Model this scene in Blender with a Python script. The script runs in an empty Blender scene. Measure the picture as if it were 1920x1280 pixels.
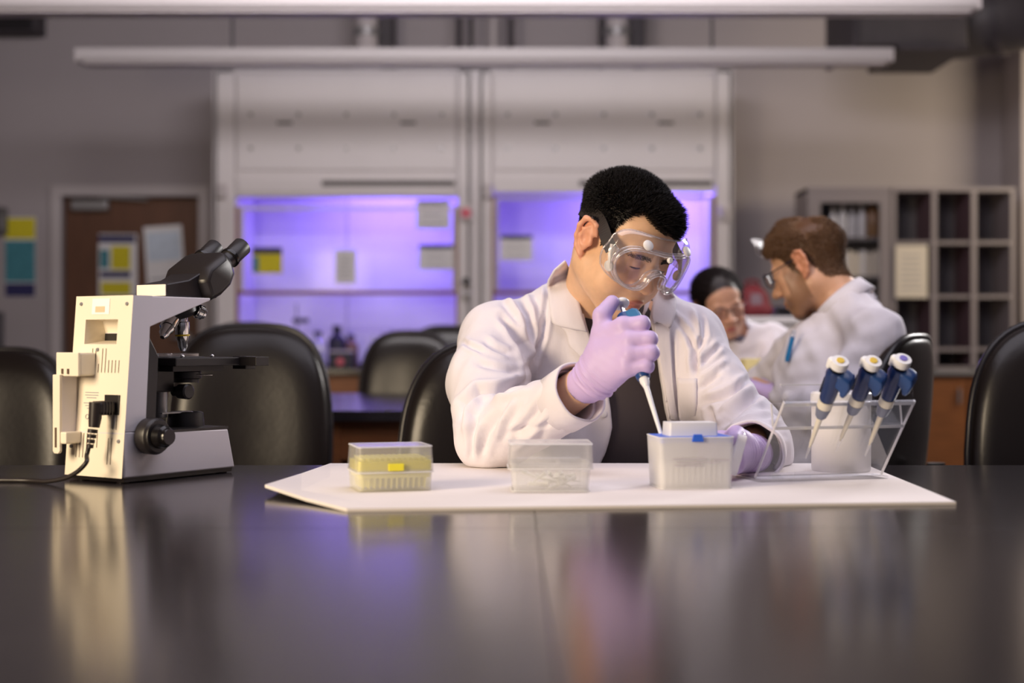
import bpy, bmesh, math, random
import numpy as np
from mathutils import Vector, Matrix, Euler, Quaternion

random.seed(7)
SC = bpy.context.scene
COL = SC.collection
PI = math.pi
rad = math.radians

# ------------------------------------------------------------------ camera
FPX = 2667.0                       # focal length in pixels of the 1920 px frame
CZ, TZ = 0.972, 0.76               # lens height, bench-top height (metres)
cam_d = bpy.data.cameras.new('camera')
cam = bpy.data.objects.new('camera', cam_d)
COL.objects.link(cam)
cam.location = (0, 0, CZ)
cam.rotation_euler = (rad(90), 0, 0)
cam_d.sensor_width = 36.0
cam_d.lens = 36.0 * FPX / 1920.0
cam_d.clip_start = 0.05
cam_d.dof.use_dof = True
cam_d.dof.focus_distance = 2.36
cam_d.dof.aperture_fstop = 2.6
SC.camera = cam

# ------------------------------------------------------------------ light
world = bpy.data.worlds.new('world')
SC.world = world
world.use_nodes = True
world.node_tree.nodes['Background'].inputs[0].default_value = (0.74, 0.70, 0.84, 1)
world.node_tree.nodes['Background'].inputs[1].default_value = 0.16
SC.view_settings.view_transform = 'Standard'
SC.view_settings.look = 'None'
SC.view_settings.gamma = 1.0
SC.view_settings.use_curve_mapping = False
SC.view_settings.exposure = 0.0
SC.cycles.max_bounces = 10
SC.cycles.transparent_max_bounces = 24
SC.cycles.transmission_bounces = 10
SC.cycles.caustics_reflective = False
SC.cycles.caustics_refractive = False
SC.cycles.sample_clamp_indirect = 6.0
SC.cycles.use_denoising = True


def area_light(name, loc, target, power, size, color, size_y=None, spread=None):
    d = bpy.data.lights.new(name, 'AREA')
    d.energy = power
    d.color = color
    d.size = size
    if size_y:
        d.shape = 'RECTANGLE'
        d.size_y = size_y
    if spread:
        d.spread = rad(spread)
    o = bpy.data.objects.new(name, d)
    COL.objects.link(o)
    o.location = loc
    v = Vector(target) - Vector(loc)
    o.rotation_euler = v.to_track_quat('-Z', 'Y').to_euler()
    return o


area_light('warm_key_lamp', (-2.2, 0.35, 1.58), (0.05, 2.45, 0.95), 95, 0.9, (1.0, 0.80, 0.55), 1.1)
area_light('overhead_fill', (0.5, 2.2, 3.2), (0.3, 3.0, 0.8), 56, 3.2, (0.93, 0.88, 1.0), 2.2)  # added lilac fill from above, not a fixture of the room
area_light('rim_lamp', (3.1, 5.6, 2.5), (0.5, 3.0, 1.05), 85, 0.9, (1.0, 0.95, 0.93), 1.2)
area_light('background_fill', (-0.2, 4.7, 3.5), (0.0, 9.6, 1.6), 132, 3.0, (1.0, 0.93, 0.95), 1.0)  # added fill that brightens the back of the room, no fixture there
area_light('warm_wall_lamp', (4.5, 8.1, 2.3), (2.3, 10.0, 1.95), 42, 1.0, (1.0, 0.84, 0.6), 0.8)


# ------------------------------------------------------------------ helpers
def P(px, py, d):
    """a point of the room from its bearing (1920 x 1280 frame) and its depth along y"""
    return Vector(((px - 960) / FPX * d, d, CZ + (640 - py) / FPX * d))


def lin(c):
    return tuple((x / 12.92 if x <= 0.04045 else ((x + 0.055) / 1.055) ** 2.4) for x in c)


def rgb(r, g, b):
    return lin((r / 255, g / 255, b / 255)) + (1,)


MATS = {}


def mat(name, color=(0.8, 0.8, 0.8, 1), rough=0.5, metal=0.0, bump=None, vary=None, trans=0.0, alpha=1.0,
        ior=1.45, spec=0.5, emit=None, estr=1.0, vcol=None, sss=0.0, coat=0.0, sheen=0.0):
    m = bpy.data.materials.new(name)
    m.use_nodes = True
    nt = m.node_tree
    b = nt.nodes['Principled BSDF']
    if len(color) == 3:
        color = tuple(color) + (1,)
    b.inputs['Base Color'].default_value = color
    b.inputs['Roughness'].default_value = rough
    b.inputs['Metallic'].default_value = metal
    b.inputs['IOR'].default_value = ior
    b.inputs['Specular IOR Level'].default_value = spec
    b.inputs['Transmission Weight'].default_value = trans
    b.inputs['Alpha'].default_value = alpha
    b.inputs['Coat Weight'].default_value = coat
    b.inputs['Sheen Weight'].default_value = sheen
    if sss:
        b.inputs['Subsurface Weight'].default_value = sss
        b.inputs['Subsurface Radius'].default_value = (0.012, 0.005, 0.003)
        b.inputs['Subsurface Scale'].default_value = 0.6
    if emit:
        b.inputs['Emission Color'].default_value = tuple(emit)[:3] + (1,)
        b.inputs['Emission Strength'].default_value = estr
    tc = nt.nodes.new('ShaderNodeTexCoord')
    if vcol:
        a = nt.nodes.new('ShaderNodeVertexColor')
        a.layer_name = vcol
        nt.links.new(a.outputs['Color'], b.inputs['Base Color'])
    if vary:                                   # (scale, amount, stretch)
        sc, amt, st = vary
        mp = nt.nodes.new('ShaderNodeMapping')
        mp.inputs['Scale'].default_value = st
        nz = nt.nodes.new('ShaderNodeTexNoise')
        nz.inputs['Scale'].default_value = sc
        nz.inputs['Detail'].default_value = 5
        mx = nt.nodes.new('ShaderNodeMix')
        mx.data_type = 'RGBA'
        mx.blend_type = 'MULTIPLY'
        mx.inputs[0].default_value = 1.0
        rp = nt.nodes.new('ShaderNodeMapRange')
        rp.inputs[1].default_value = 0.3
        rp.inputs[2].default_value = 0.7
        rp.inputs[3].default_value = 1 - amt
        rp.inputs[4].default_value = 1 + amt
        nt.links.new(tc.outputs['Object'], mp.inputs[0])
        nt.links.new(mp.outputs[0], nz.inputs['Vector'])
        nt.links.new(nz.outputs['Fac'], rp.inputs[0])
        if vcol:
            nt.links.new(a.outputs['Color'], mx.inputs[6])
        else:
            mx.inputs[6].default_value = color
        nt.links.new(rp.outputs[0], mx.inputs[7])
        nt.links.new(mx.outputs[2], b.inputs['Base Color'])
    if bump:                                   # (scale, strength, distance, stretch)
        sc, stg, dist, st = bump
        mp = nt.nodes.new('ShaderNodeMapping')
        mp.inputs['Scale'].default_value = st
        nz = nt.nodes.new('ShaderNodeTexNoise')
        nz.inputs['Scale'].default_value = sc
        nz.inputs['Detail'].default_value = 6
        bp = nt.nodes.new('ShaderNodeBump')
        bp.inputs['Strength'].default_value = stg
        bp.inputs['Distance'].default_value = dist
        nt.links.new(tc.outputs['Object'], mp.inputs[0])
        nt.links.new(mp.outputs[0], nz.inputs['Vector'])
        nt.links.new(nz.outputs['Fac'], bp.inputs['Height'])
        nt.links.new(bp.outputs[0], b.inputs['Normal'])
    MATS[name] = m
    return m


def clear_mat(name, tint, gloss=0.08, rough=0.05, cloud=0.0, cloud_col=(0.9, 0.9, 0.92), edge=0.6):
    """thin clear plastic or glass: mostly see-through, a glossy coat that grows to grazing angles, a little milkiness"""
    m = bpy.data.materials.new(name)
    m.use_nodes = True
    nt = m.node_tree
    for n in list(nt.nodes):
        nt.nodes.remove(n)
    out = nt.nodes.new('ShaderNodeOutputMaterial')
    tr = nt.nodes.new('ShaderNodeBsdfTransparent')
    tr.inputs[0].default_value = tuple(tint) + (1,)
    gl = nt.nodes.new('ShaderNodeBsdfGlossy')
    gl.inputs['Color'].default_value = (0.95, 0.95, 0.97, 1)
    gl.inputs['Roughness'].default_value = rough
    lw = nt.nodes.new('ShaderNodeLayerWeight')
    lw.inputs['Blend'].default_value = 0.25
    mr = nt.nodes.new('ShaderNodeMapRange')
    mr.inputs[3].default_value = gloss
    mr.inputs[4].default_value = edge
    nt.links.new(lw.outputs['Facing'], mr.inputs[0])
    mx = nt.nodes.new('ShaderNodeMixShader')
    nt.links.new(mr.outputs[0], mx.inputs[0])
    nt.links.new(tr.outputs[0], mx.inputs[1])
    nt.links.new(gl.outputs[0], mx.inputs[2])
    last = mx
    if cloud:
        df = nt.nodes.new('ShaderNodeBsdfDiffuse')
        df.inputs[0].default_value = tuple(cloud_col) + (1,)
        tl = nt.nodes.new('ShaderNodeBsdfTranslucent')
        tl.inputs[0].default_value = tuple(cloud_col) + (1,)
        m1 = nt.nodes.new('ShaderNodeMixShader')
        m1.inputs[0].default_value = 0.12
        nt.links.new(df.outputs[0], m1.inputs[1])
        nt.links.new(tl.outputs[0], m1.inputs[2])
        m2 = nt.nodes.new('ShaderNodeMixShader')
        m2.inputs[0].default_value = cloud
        nt.links.new(mx.outputs[0], m2.inputs[1])
        nt.links.new(m1.outputs[0], m2.inputs[2])
        last = m2
    nt.links.new(last.outputs[0], out.inputs[0])
    MATS[name] = m
    return m


class MB:
    """collects vertices and faces of ONE mesh"""

    def __init__(s):
        s.v, s.f = [], []

    def add(s, vs, fs):
        o = len(s.v)
        s.v += [tuple(v) for v in vs]
        s.f += [tuple(i + o for i in f) for f in fs]
        return s

    def box(s, c, size, rot=None):
        hx, hy, hz = size[0] / 2, size[1] / 2, size[2] / 2
        vs = [Vector((x, y, z)) for x in (-hx, hx) for y in (-hy, hy) for z in (-hz, hz)]
        if rot is not None:
            R = rot if isinstance(rot, Matrix) else Euler(rot).to_matrix()
            vs = [R @ v for v in vs]
        c = Vector(c)
        return s.add([v + c for v in vs],
                     [(0, 1, 3, 2), (4, 6, 7, 5), (0, 4, 5, 1), (2, 3, 7, 6), (0, 2, 6, 4), (1, 5, 7, 3)])

    def cone(s, a, b, ra, rb, n=20, cap=True):
        a, b = Vector(a), Vector(b)
        z = (b - a).normalized()
        x = z.orthogonal().normalized()
        y = z.cross(x)
        vs, fs = [], []
        for p, r in ((a, ra), (b, rb)):
            for i in range(n):
                t = 2 * PI * i / n
                vs.append(p + x * r * math.cos(t) + y * r * math.sin(t))
        for i in range(n):
            j = (i + 1) % n
            fs.append((i, j, n + j, n + i))
        if cap:
            fs.append(tuple(range(n - 1, -1, -1)))
            fs.append(tuple(range(n, 2 * n)))
        return s.add(vs, fs)

    def lathe(s, prof, origin=(0, 0, 0), axis=(0, 0, 1), n=24, sx=1.0):
        """prof: [(r, h)...] along axis; closed where r == 0"""
        o = Vector(origin)
        z = Vector(axis).normalized()
        x = z.orthogonal().normalized()
        if abs(z.z) > 0.999:
            x = Vector((1, 0, 0))
        y = z.cross(x)
        vs, fs, rows = [], [], []
        for r, h in prof:
            if r <= 1e-7:
                rows.append([len(vs)])
                vs.append(o + z * h)
            else:
                row = []
                for i in range(n):
                    t = 2 * PI * i / n
                    row.append(len(vs))
                    vs.append(o + z * h + x * (r * math.cos(t) * sx) + y * (r * math.sin(t)))
                rows.append(row)
        for A, B in zip(rows[:-1], rows[1:]):
            for i in range(n):
                j = (i + 1) % n
                if len(A) == 1 and len(B) == 1:
                    continue
                if len(A) == 1:
                    fs.append((A[0], B[j], B[i]))
                elif len(B) == 1:
                    fs.append((A[i], A[j], B[0]))
                else:
                    fs.append((A[i], A[j], B[j], B[i]))
        if len(rows[0]) > 1:
            fs.append(tuple(reversed(rows[0])))
        if len(rows[-1]) > 1:
            fs.append(tuple(rows[-1]))
        return s.add(vs, fs)

    def prism(s, poly, h0, h1, plane='xy'):
        """poly: 2-D points; extruded from h0 to h1 along the missing axis"""
        n = len(poly)

        def mk(a, b, h):
            return {'xy': (a, b, h), 'xz': (a, h, b), 'yz': (h, a, b)}[plane]
        vs = [mk(a, b, h0) for a, b in poly] + [mk(a, b, h1) for a, b in poly]
        fs = [tuple(range(n - 1, -1, -1)), tuple(range(n, 2 * n))]
        for i in range(n):
            j = (i + 1) % n
            fs.append((i, j, n + j, n + i))
        return s.add(vs, fs)

    def tube(s, pts, r, n=10, cap=True):
        pts = [Vector(p) for p in pts]
        rs = r if isinstance(r, (list, tuple)) else [r] * len(pts)
        vs, fs = [], []
        x = None
        for i, p in enumerate(pts):
            t = (pts[min(i + 1, len(pts) - 1)] - pts[max(i - 1, 0)]).normalized()
            if x is None:
                x = t.orthogonal().normalized()
            else:
                x = (x - t * x.dot(t)).normalized()
            y = t.cross(x)
            for k in range(n):
                a = 2 * PI * k / n
                vs.append(p + (x * math.cos(a) + y * math.sin(a)) * rs[i])
        for i in range(len(pts) - 1):
            for k in range(n):
                j = (k + 1) % n
                fs.append((i * n + k, i * n + j, (i + 1) * n + j, (i + 1) * n + k))
        if cap:
            fs.append(tuple(range(n - 1, -1, -1)))
            fs.append(tuple(range((len(pts) - 1) * n, len(pts) * n)))
        return s.add(vs, fs)

    def ball(s, c, r, n=16, m=10):
        rr = r if isinstance(r, (tuple, list)) else (r, r, r)
        c = Vector(c)
        vs = [c + Vector((0, 0, -rr[2]))]
        for i in range(1, m):
            p = -PI / 2 + PI * i / m
            for k in range(n):
                a = 2 * PI * k / n
                vs.append(c + Vector((rr[0] * math.cos(p) * math.cos(a), rr[1] * math.cos(p) * math.sin(a), rr[2] * math.sin(p))))
        vs.append(c + Vector((0, 0, rr[2])))
        fs = []
        for k in range(n):
            j = (k + 1) % n
            fs.append((0, 1 + j, 1 + k))
            fs.append((len(vs) - 1, 1 + (m - 2) * n + k, 1 + (m - 2) * n + j))
        for i in range(m - 2):
            for k in range(n):
                j = (k + 1) % n
                fs.append((1 + i * n + k, 1 + i * n + j, 1 + (i + 1) * n + j, 1 + (i + 1) * n + k))
        return s.add(vs, fs)

    def rbox(s, c, size, r, rot=None, n=4):
        """box whose vertical edges are rounded"""
        hx, hy = size[0] / 2 - r, size[1] / 2 - r
        poly = []
        for cx, cy, a0 in ((hx, hy, 0), (-hx, hy, 90), (-hx, -hy, 180), (hx, -hy, 270)):
            for i in range(n + 1):
                a = rad(a0 + 90 * i / n)
                poly.append((cx + r * math.cos(a), cy + r * math.sin(a)))
        o = len(s.v)
        s.prism(poly, -size[2] / 2, size[2] / 2)
        R = Matrix.Identity(3) if rot is None else Euler(rot).to_matrix()
        for i in range(o, len(s.v)):
            s.v[i] = tuple(R @ Vector(s.v[i]) + Vector(c))
        return s

    def shift(s, M):
        s.v = [tuple(M @ Vector(v)) for v in s.v]
        return s

    def mesh(s, name):
        me = bpy.data.meshes.new(name)
        me.from_pydata(s.v, [], s.f)
        bm = bmesh.new()
        bm.from_mesh(me)
        bmesh.ops.recalc_face_normals(bm, faces=bm.faces)
        bm.to_mesh(me)
        bm.free()
        return me


def link(name, me, m, parent=None, smooth=False, bevel=0, seg=2, label=None):
    o = bpy.data.objects.new(name, me)
    COL.objects.link(o)
    if m is not None and not me.materials:
        me.materials.append(MATS[m] if isinstance(m, str) else m)
    if parent is not None:
        o.parent = parent
    if smooth:
        me.polygons.foreach_set('use_smooth', [True] * len(me.polygons))
        if smooth != 'all':
            me.set_sharp_from_angle(angle=rad(38))
    if bevel:
        b = o.modifiers.new('bevel', 'BEVEL')
        b.width = bevel
        b.segments = seg
        b.limit_method = 'ANGLE'
        b.angle_limit = rad(40)
    if label:
        o['label'] = label
    return o


def part(name, mb, m, parent=None, **k):
    return link(name, mb.mesh(name), m, parent, **k)


def tag(o, label, cat, group=None, kind=None):
    o['label'] = label
    o['category'] = cat
    if group:
        o['group'] = group
    if kind:
        o['kind'] = kind
    return o


def thing(name, label, cat, loc=(0, 0, 0), rz=0.0, group=None):
    o = bpy.data.objects.new(name, None)
    COL.objects.link(o)
    o.location = loc
    o.rotation_euler = (0, 0, rz)
    o.empty_display_size = 0.05
    return tag(o, label, cat, group)


def struct(name, mb, m, parent=None, **k):
    o = part(name, mb, m, parent, **k)
    if parent is None:
        o['kind'] = 'structure'
    return o


def kids(o):
    return [c for c in COL.objects if c.parent == o]


def copy_tree(o, label=None, group=None, parent=None):
    c = o.copy()
    COL.objects.link(c)
    if parent is not None:
        c.parent = parent
    if label:
        c['label'] = label
    if group:
        c['group'] = group
    for ch in kids(o):
        copy_tree(ch, None, None, c)
    return c


# ------------------------------------------------------------------ materials
mat('wall_paint', rgb(168, 160, 163), 0.85, bump=(60, 0.08, 0.002, (1, 1, 1)), vary=(1.2, 0.03, (1, 1, 1)))
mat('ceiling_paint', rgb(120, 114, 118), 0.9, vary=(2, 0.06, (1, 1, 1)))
mat('floor_tile', rgb(96, 92, 94), 0.35, vary=(7, 0.06, (1, 1, 1)))
mat('epoxy_top', rgb(42, 38, 40), 0.165, vary=(18, 0.12, (1, 1, 1)), bump=(260, 0.05, 0.0004, (1, 1, 1)), spec=0.95)
mat('oak_veneer', rgb(128, 78, 42), 0.45, vary=(6, 0.25, (1, 1, 12)))
mat('dark_door_wood', rgb(96, 62, 44), 0.5, vary=(5, 0.2, (9, 9, 0.7)))
mat('frame_paint', rgb(190, 182, 184), 0.5)
mat('steel_leg', rgb(60, 58, 60), 0.4, metal=0.6)
mat('hood_enamel', rgb(214, 208, 210), 0.45, vary=(3, 0.02, (1, 1, 1)))
mat('hood_liner', rgb(232, 228, 236), 0.55, vary=(2.5, 0.04, (1, 1, 1)))
mat('grey_metal', rgb(150, 148, 150), 0.4, metal=0.5)
mat('dark_grille', rgb(96, 92, 92), 0.6)
mat('black_plastic', rgb(30, 28, 30), 0.45, bump=(300, 0.06, 0.0005, (1, 1, 1)))
mat('black_gloss', rgb(22, 20, 21), 0.18)
mat('chrome', rgb(225, 222, 220), 0.12, metal=1.0)
mat('bronze_rail', rgb(128, 84, 62), 0.4, metal=0.3)
mat('leather_black', rgb(27, 22, 21), 0.29, bump=(90, 0.12, 0.002, (1, 1, 1)), spec=0.42)
mat('leather_piping', rgb(30, 27, 30), 0.3)
mat('paper_white', rgb(232, 230, 232), 0.8, vary=(30, 0.03, (1, 1, 1)))
mat('paper_blue', rgb(206, 218, 234), 0.7, vary=(14, 0.08, (1, 1, 1)))
mat('print_grey', rgb(150, 150, 158), 0.8)
mat('print_yellow', rgb(214, 200, 38), 0.7, vary=(20, 0.05, (1, 1, 1)))
mat('print_teal', rgb(70, 134, 148), 0.7, vary=(20, 0.12, (1, 1, 1)))
mat('print_navy', rgb(46, 44, 92), 0.7, vary=(20, 0.08, (1, 1, 1)))
mat('lamp_housing', rgb(186, 180, 182), 0.45)
mat('duct_metal', rgb(72, 67, 70), 0.55, metal=0.1, vary=(4, 0.15, (1, 1, 1)))
mat('duct_dark', rgb(58, 52, 58), 0.6, vary=(9, 0.15, (1, 1, 1)))
mat('pink_button', rgb(214, 92, 112), 0.4)
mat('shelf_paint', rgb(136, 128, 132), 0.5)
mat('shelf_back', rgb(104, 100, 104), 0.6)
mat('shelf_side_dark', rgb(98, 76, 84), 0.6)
mat('bottle_white', rgb(222, 220, 224), 0.4)
mat('amber', rgb(120, 84, 48), 0.3)
mat('cream_book', rgb(214, 204, 190), 0.7)
mat('red_fabric', rgb(92, 8, 20), 0.7, bump=(200, 0.2, 0.001, (1, 1, 1)))
mat('grey_counter', rgb(190, 186, 188), 0.5)
mat('blue_plastic', rgb(44, 136, 200), 0.35)
clear_mat('sash_glass', (0.97, 0.97, 0.98), 0.003, 0.08, edge=0.3)
# ------------------------------------------------------------------ room shell
YB = 10.0                                    # back wall
struct('floor', MB().box((0, 4.5, -0.03), (12.4, 11.4, 0.06)), 'floor_tile')
struct('ceiling', MB().box((0, 4.5, 3.75), (12.4, 11.4, 0.06)), 'ceiling_paint')
# back wall with the door's opening cut out
DX0, DX1, DZ = -3.16, -2.20, 1.99
wb = MB()
wb.box(((-6.2 + DX0) / 2, YB + 0.06, 1.86), (DX0 + 6.2, 0.12, 3.72))
wb.box(((DX1 + 6.2) / 2, YB + 0.06, 1.86), (6.2 - DX1, 0.12, 3.72))
wb.box(((DX0 + DX1) / 2, YB + 0.06, (DZ + 3.72) / 2), (DX1 - DX0, 0.12, 3.72 - DZ))
struct('wall_back', wb, 'wall_paint')
struct('wall_left', MB().box((-6.14, 4.5, 1.86), (0.12, 11.2, 3.72)), 'wall_paint')
struct('wall_right', MB().box((6.14, 4.5, 1.86), (0.12, 11.2, 3.72)), 'wall_paint')
struct('trim_pillar', MB().box((3.75, 9.8, 1.86), (0.62, 0.4, 3.72)), 'wall_paint')
struct('baseboard_back', MB().box((4.0, YB - 0.011, 0.05), (3.6, 0.02, 0.1)), 'black_plastic')

# door
dr = bpy.data.objects.new('door_1', None)
COL.objects.link(dr)
dr.location = ((DX0 + DX1) / 2, YB, 0)
dr['kind'] = 'structure'
w2 = (DX1 - DX0) / 2
fr = MB().prism([(-w2 - 0.075, 0), (-w2 - 0.075, DZ + 0.075), (w2 + 0.075, DZ + 0.075), (w2 + 0.075, 0), (w2, 0), (w2, DZ), (-w2, DZ), (-w2, 0)], -0.035, 0.12, 'xz')
part('door_frame', fr, 'frame_paint', dr, bevel=0.006)
part('door_leaf', MB().box((0, 0.07, DZ / 2), (2 * w2 - 0.006, 0.045, DZ - 0.008)), 'dark_door_wood', dr, bevel=0.003)
cl = part('door_closer', MB().box((-0.29, 0.012, DZ - 0.06), (0.26, 0.065, 0.075)), 'grey_metal', dr, bevel=0.012, seg=3, smooth=True)
part('closer_arm', MB().box((-0.06, -0.005, DZ - 0.012), (0.36, 0.025, 0.012), (0, 0.06, 0)), 'grey_metal', cl)
hd = part('door_lever', MB().cone((w2 - 0.07, 0.047, 1.0), (w2 - 0.07, -0.02, 1.0), 0.025, 0.02, 16), 'grey_metal', dr, smooth=True)
part('lever_bar', MB().tube([(w2 - 0.07, -0.02, 1.0), (w2 - 0.12, -0.025, 1.0), (w2 - 0.19, -0.022, 1.0)], 0.01, 8), 'grey_metal', hd, smooth=True)


def sheet(name, x, y, z, w, h, label, cat, bands, rz=0.0, ry=0.0, base='paper_white', group=None, lines=0):
    """a notice: a paper sheet in the x-z plane that faces the camera, its printed fields as thin parts"""
    t = thing(name, label, cat, (x, y, z), rz, group)
    t.rotation_euler = (0, ry, rz)
    part('backing', MB().box((0, 0, 0), (w, 0.004, h)), base, t)
    for (bx, bz, bw, bh, m) in bands:
        part('printed_field', MB().box((bx * w, -0.0028, bz * h), (bw * w, 0.0022, bh * h)), m, t)
    for i in range(lines):
        part('printed_line', MB().box((random.uniform(-0.04, 0.0) * w, -0.0028, (0.30 - 0.62 * i / max(lines - 1, 1)) * h), (w * random.uniform(0.5, 0.72), 0.0016, 0.012 * 0.5)), 'print_grey', t)
    return t


yd = YB + 0.07 - 0.0275
a = P(221, 497, yd)
sheet('notice', a.x, yd, a.z, 0.27, 0.44, 'yellow, navy and white notice sheet on the left of the brown door', 'notice',
      [(-0.02, 0.42, 0.96, 0.12, 'print_navy'), (0.08, 0.12, 0.5, 0.38, 'print_yellow'), (-0.35, 0.1, 0.24, 0.3, 'print_teal'),
       (-0.06, -0.15, 0.8, 0.1, 'print_navy'), (-0.05, -0.37, 0.78, 0.2, 'print_yellow')])
a = P(309, 487, yd)
sheet('notice', a.x, yd, a.z, 0.27, 0.48, 'pale blue and white sheet taped high on the right of the brown door', 'notice',
      [(0.0, 0.2, 0.86, 0.42, 'paper_blue'), (-0.1, -0.28, 0.6, 0.03, 'print_grey')], ry=rad(-4))
a = P(38, 482, YB - 0.004)
sheet('safety_poster', a.x, YB - 0.004, a.z, 0.215, 0.56, 'tall yellow, teal and navy poster on the wall left of the door', 'poster',
      [(0, 0.36, 0.98, 0.26, 'print_yellow'), (0, -0.05, 0.98, 0.52, 'print_teal'), (0, -0.41, 0.98, 0.17, 'print_navy')])
# things at the left edge of the view
t = thing('wall_telephone', 'grey wall telephone at the far left beside the yellow and teal poster', 'telephone', (P(1, 415, YB).x, YB, P(0, 415, YB).z))
part('body', MB().box((0, -0.03, 0), (0.11, 0.06, 0.19)), 'dark_grille', t, bevel=0.01)
part('handset', MB().box((-0.02, -0.075, 0), (0.045, 0.035, 0.2)), 'black_plastic', t, bevel=0.012)
part('keypad', MB().box((0.032, -0.063, -0.01), (0.034, 0.006, 0.1)), 'grey_metal', t)
t = thing('supply_cabinet', 'dark tall supply cabinet at the left edge of the room', 'cabinet', (-3.72, 9.79, 0))
part('carcass', MB().box((0, 0.0, 0.59), (0.31, 0.4, 1.18)), 'shelf_back', t, bevel=0.006)
part('door_panel', MB().box((0, -0.21, 0.62), (0.28, 0.02, 1.06)), 'shelf_side_dark', t, bevel=0.004)
t = thing('air_vent', 'dark square air vent high on the wall at the top left', 'vent', (P(28, 48, YB).x, YB, P(0, 49, YB).z))
part('housing', MB().box((-0.1, -0.11, 0), (0.64, 0.22, 0.16)), 'duct_dark', t, bevel=0.006)
for i in range(5):
    part('slat', MB().box((-0.1, -0.222, -0.056 + i * 0.028), (0.58, 0.012, 0.016), (0.5, 0, 0)), 'black_plastic', t)

# ------------------------------------------------------------------ fume hoods
YH, YHB = 9.2, 9.96                           # hood front and back


def hood(x0, x1, ox0, ox1, zo, label, div):
    cx = (x0 + x1) / 2
    t = thing('fume_hood', label, 'fume hood', (cx, YH, 0), 0, 'white fume hoods along the back wall')
    a, b, c, d = x0 - cx, x1 - cx, ox0 - cx, ox1 - cx
    D = YHB - YH
    zt, zw = 2.735, 0.80
    # shell
    part('side_panel', MB().box((a + 0.012, D / 2, (zt + zw) / 2), (0.024, D, zt - zw)), 'hood_enamel', t)
    part('side_panel', MB().box((b - 0.012, D / 2, (zt + zw) / 2), (0.024, D, zt - zw)), 'hood_enamel', t)
    part('top_panel', MB().box((0, D / 2, zt - 0.012), (b - a - 0.05, D, 0.024)), 'hood_enamel', t)
    # front: two posts, header, upper access panel
    for (p0, p1, nm) in ((a, c, 'post'), (d, b, 'post')):
        part(nm, MB().box(((p0 + p1) / 2, 0.04, (zw + zt) / 2), (p1 - p0 - 0.004, 0.08, zt - zw)), 'hood_enamel', t, bevel=0.008)
    part('header', MB().box(((c + d) / 2, 0.05, (zo + zt) / 2 + 0.03), (d - c, 0.06, zt - zo - 0.06)), 'hood_enamel', t, bevel=0.004)
    ap = part('access_panel', MB().box(((c + d) / 2, 0.012, 2.38), (d - c - 0.02, 0.02, 0.60)), 'hood_enamel', t, bevel=0.004)
    for k in range(5):
        for zz in (2.44, 2.22):
            part('bolt', MB().cone(((c + d) / 2 + (k - 2) * (d - c - 0.2) / 4, 0.003, zz), ((c + d) / 2 + (k - 2) * (d - c - 0.2) / 4, -0.012, zz), 0.016, 0.014, 8), 'grey_metal', ap)
    for s in (-1, 1):
        part('panel_slot', MB().box(((c + d) / 2 + s * 0.40, 0.0, 2.385), (0.10, 0.012, 0.018)), 'dark_grille', ap)
    part('grille', MB().box(((c + d) / 2 + 0.27, 0.014, 1.995), (0.86, 0.03, 0.036)), 'dark_grille', t, bevel=0.004)
    part('lower_header', MB().box(((c + d) / 2, 0.018, 1.985), (d - c - 0.02, 0.022, 0.10)), 'hood_enamel', t, bevel=0.003)
    # liner
    part('baffle', MB().box(((c + div) / 2, D - 0.06, 1.5), (div - c - 0.006, 0.012, 1.36)), 'hood_liner', t)
    part('baffle', MB().box(((div + d) / 2, D - 0.065, 1.5), (d - div - 0.006, 0.012, 1.36)), 'hood_liner', t)
    part('liner_side', MB().box((c - 0.004, 0.08 + (D - 0.1) / 2, 1.5), (0.012, D - 0.12, 1.4)), 'hood_liner', t)
    part('liner_side', MB().box((d + 0.004, 0.08 + (D - 0.1) / 2, 1.5), (0.012, D - 0.12, 1.4)), 'hood_liner', t)
    part('liner_top', MB().box(((c + d) / 2, D / 2 + 0.04, 2.2), (d - c, D - 0.1, 0.012)), 'hood_liner', t)
    part('worktop', MB().box((0, D / 2 - 0.02, zw - 0.02), (b - a, D + 0.06, 0.04)), 'epoxy_top', t, bevel=0.004)
    # sash: frame, pane, handle bar
    sz = 1.29
    sf = MB().prism([(c + 0.005, sz), (c + 0.005, zo), (d - 0.005, zo), (d - 0.005, sz), (d - 0.035, sz), (d - 0.035, zo - 0.02), (c + 0.035, zo - 0.02), (c + 0.035, sz)], 0.085, 0.105, 'xz')
    sa = part('sash_frame', sf, 'hood_enamel', t)
    part('sash_pane', MB().box(((c + d) / 2, 0.095, (sz + zo) / 2), (d - c - 0.072, 0.006, zo - sz - 0.022)), 'sash_glass', sa)
    part('sash_bar', MB().box(((c + d) / 2, 0.08, sz), (d - c - 0.012, 0.04, 0.026)), 'bronze_rail', sa, bevel=0.004)
    for k in (c + 0.004, d - 0.004):
        part('sash_track', MB().box((k, 0.045, (zw + zo) / 2), (0.014, 0.07, zo - zw)), 'bronze_rail', t)
    # valves on the right post, switch box on the left
    for k, zz in enumerate((1.36, 1.28, 1.06)):
        v = part('valve', MB().cone((d + 0.055, 0.0, zz), (d + 0.055, -0.05, zz), 0.012, 0.012, 12), 'grey_metal', t, smooth=True)
        part('valve_handle', MB().cone((d + 0.055, -0.05, zz), (d + 0.055, -0.075, zz), 0.026, 0.022, 12), ('black_plastic', 'grey_metal', 'grey_metal')[k], v, smooth=True)
    part('switch_box', MB().box((a + 0.06, -0.02, 1.94), (0.06, 0.04, 0.09)), 'frame_paint', t, bevel=0.006)
    al = part('alarm_box', MB().box((d + 0.055, -0.018, 1.80), (0.075, 0.036, 0.10)), 'hood_enamel', t, bevel=0.006)
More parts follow.
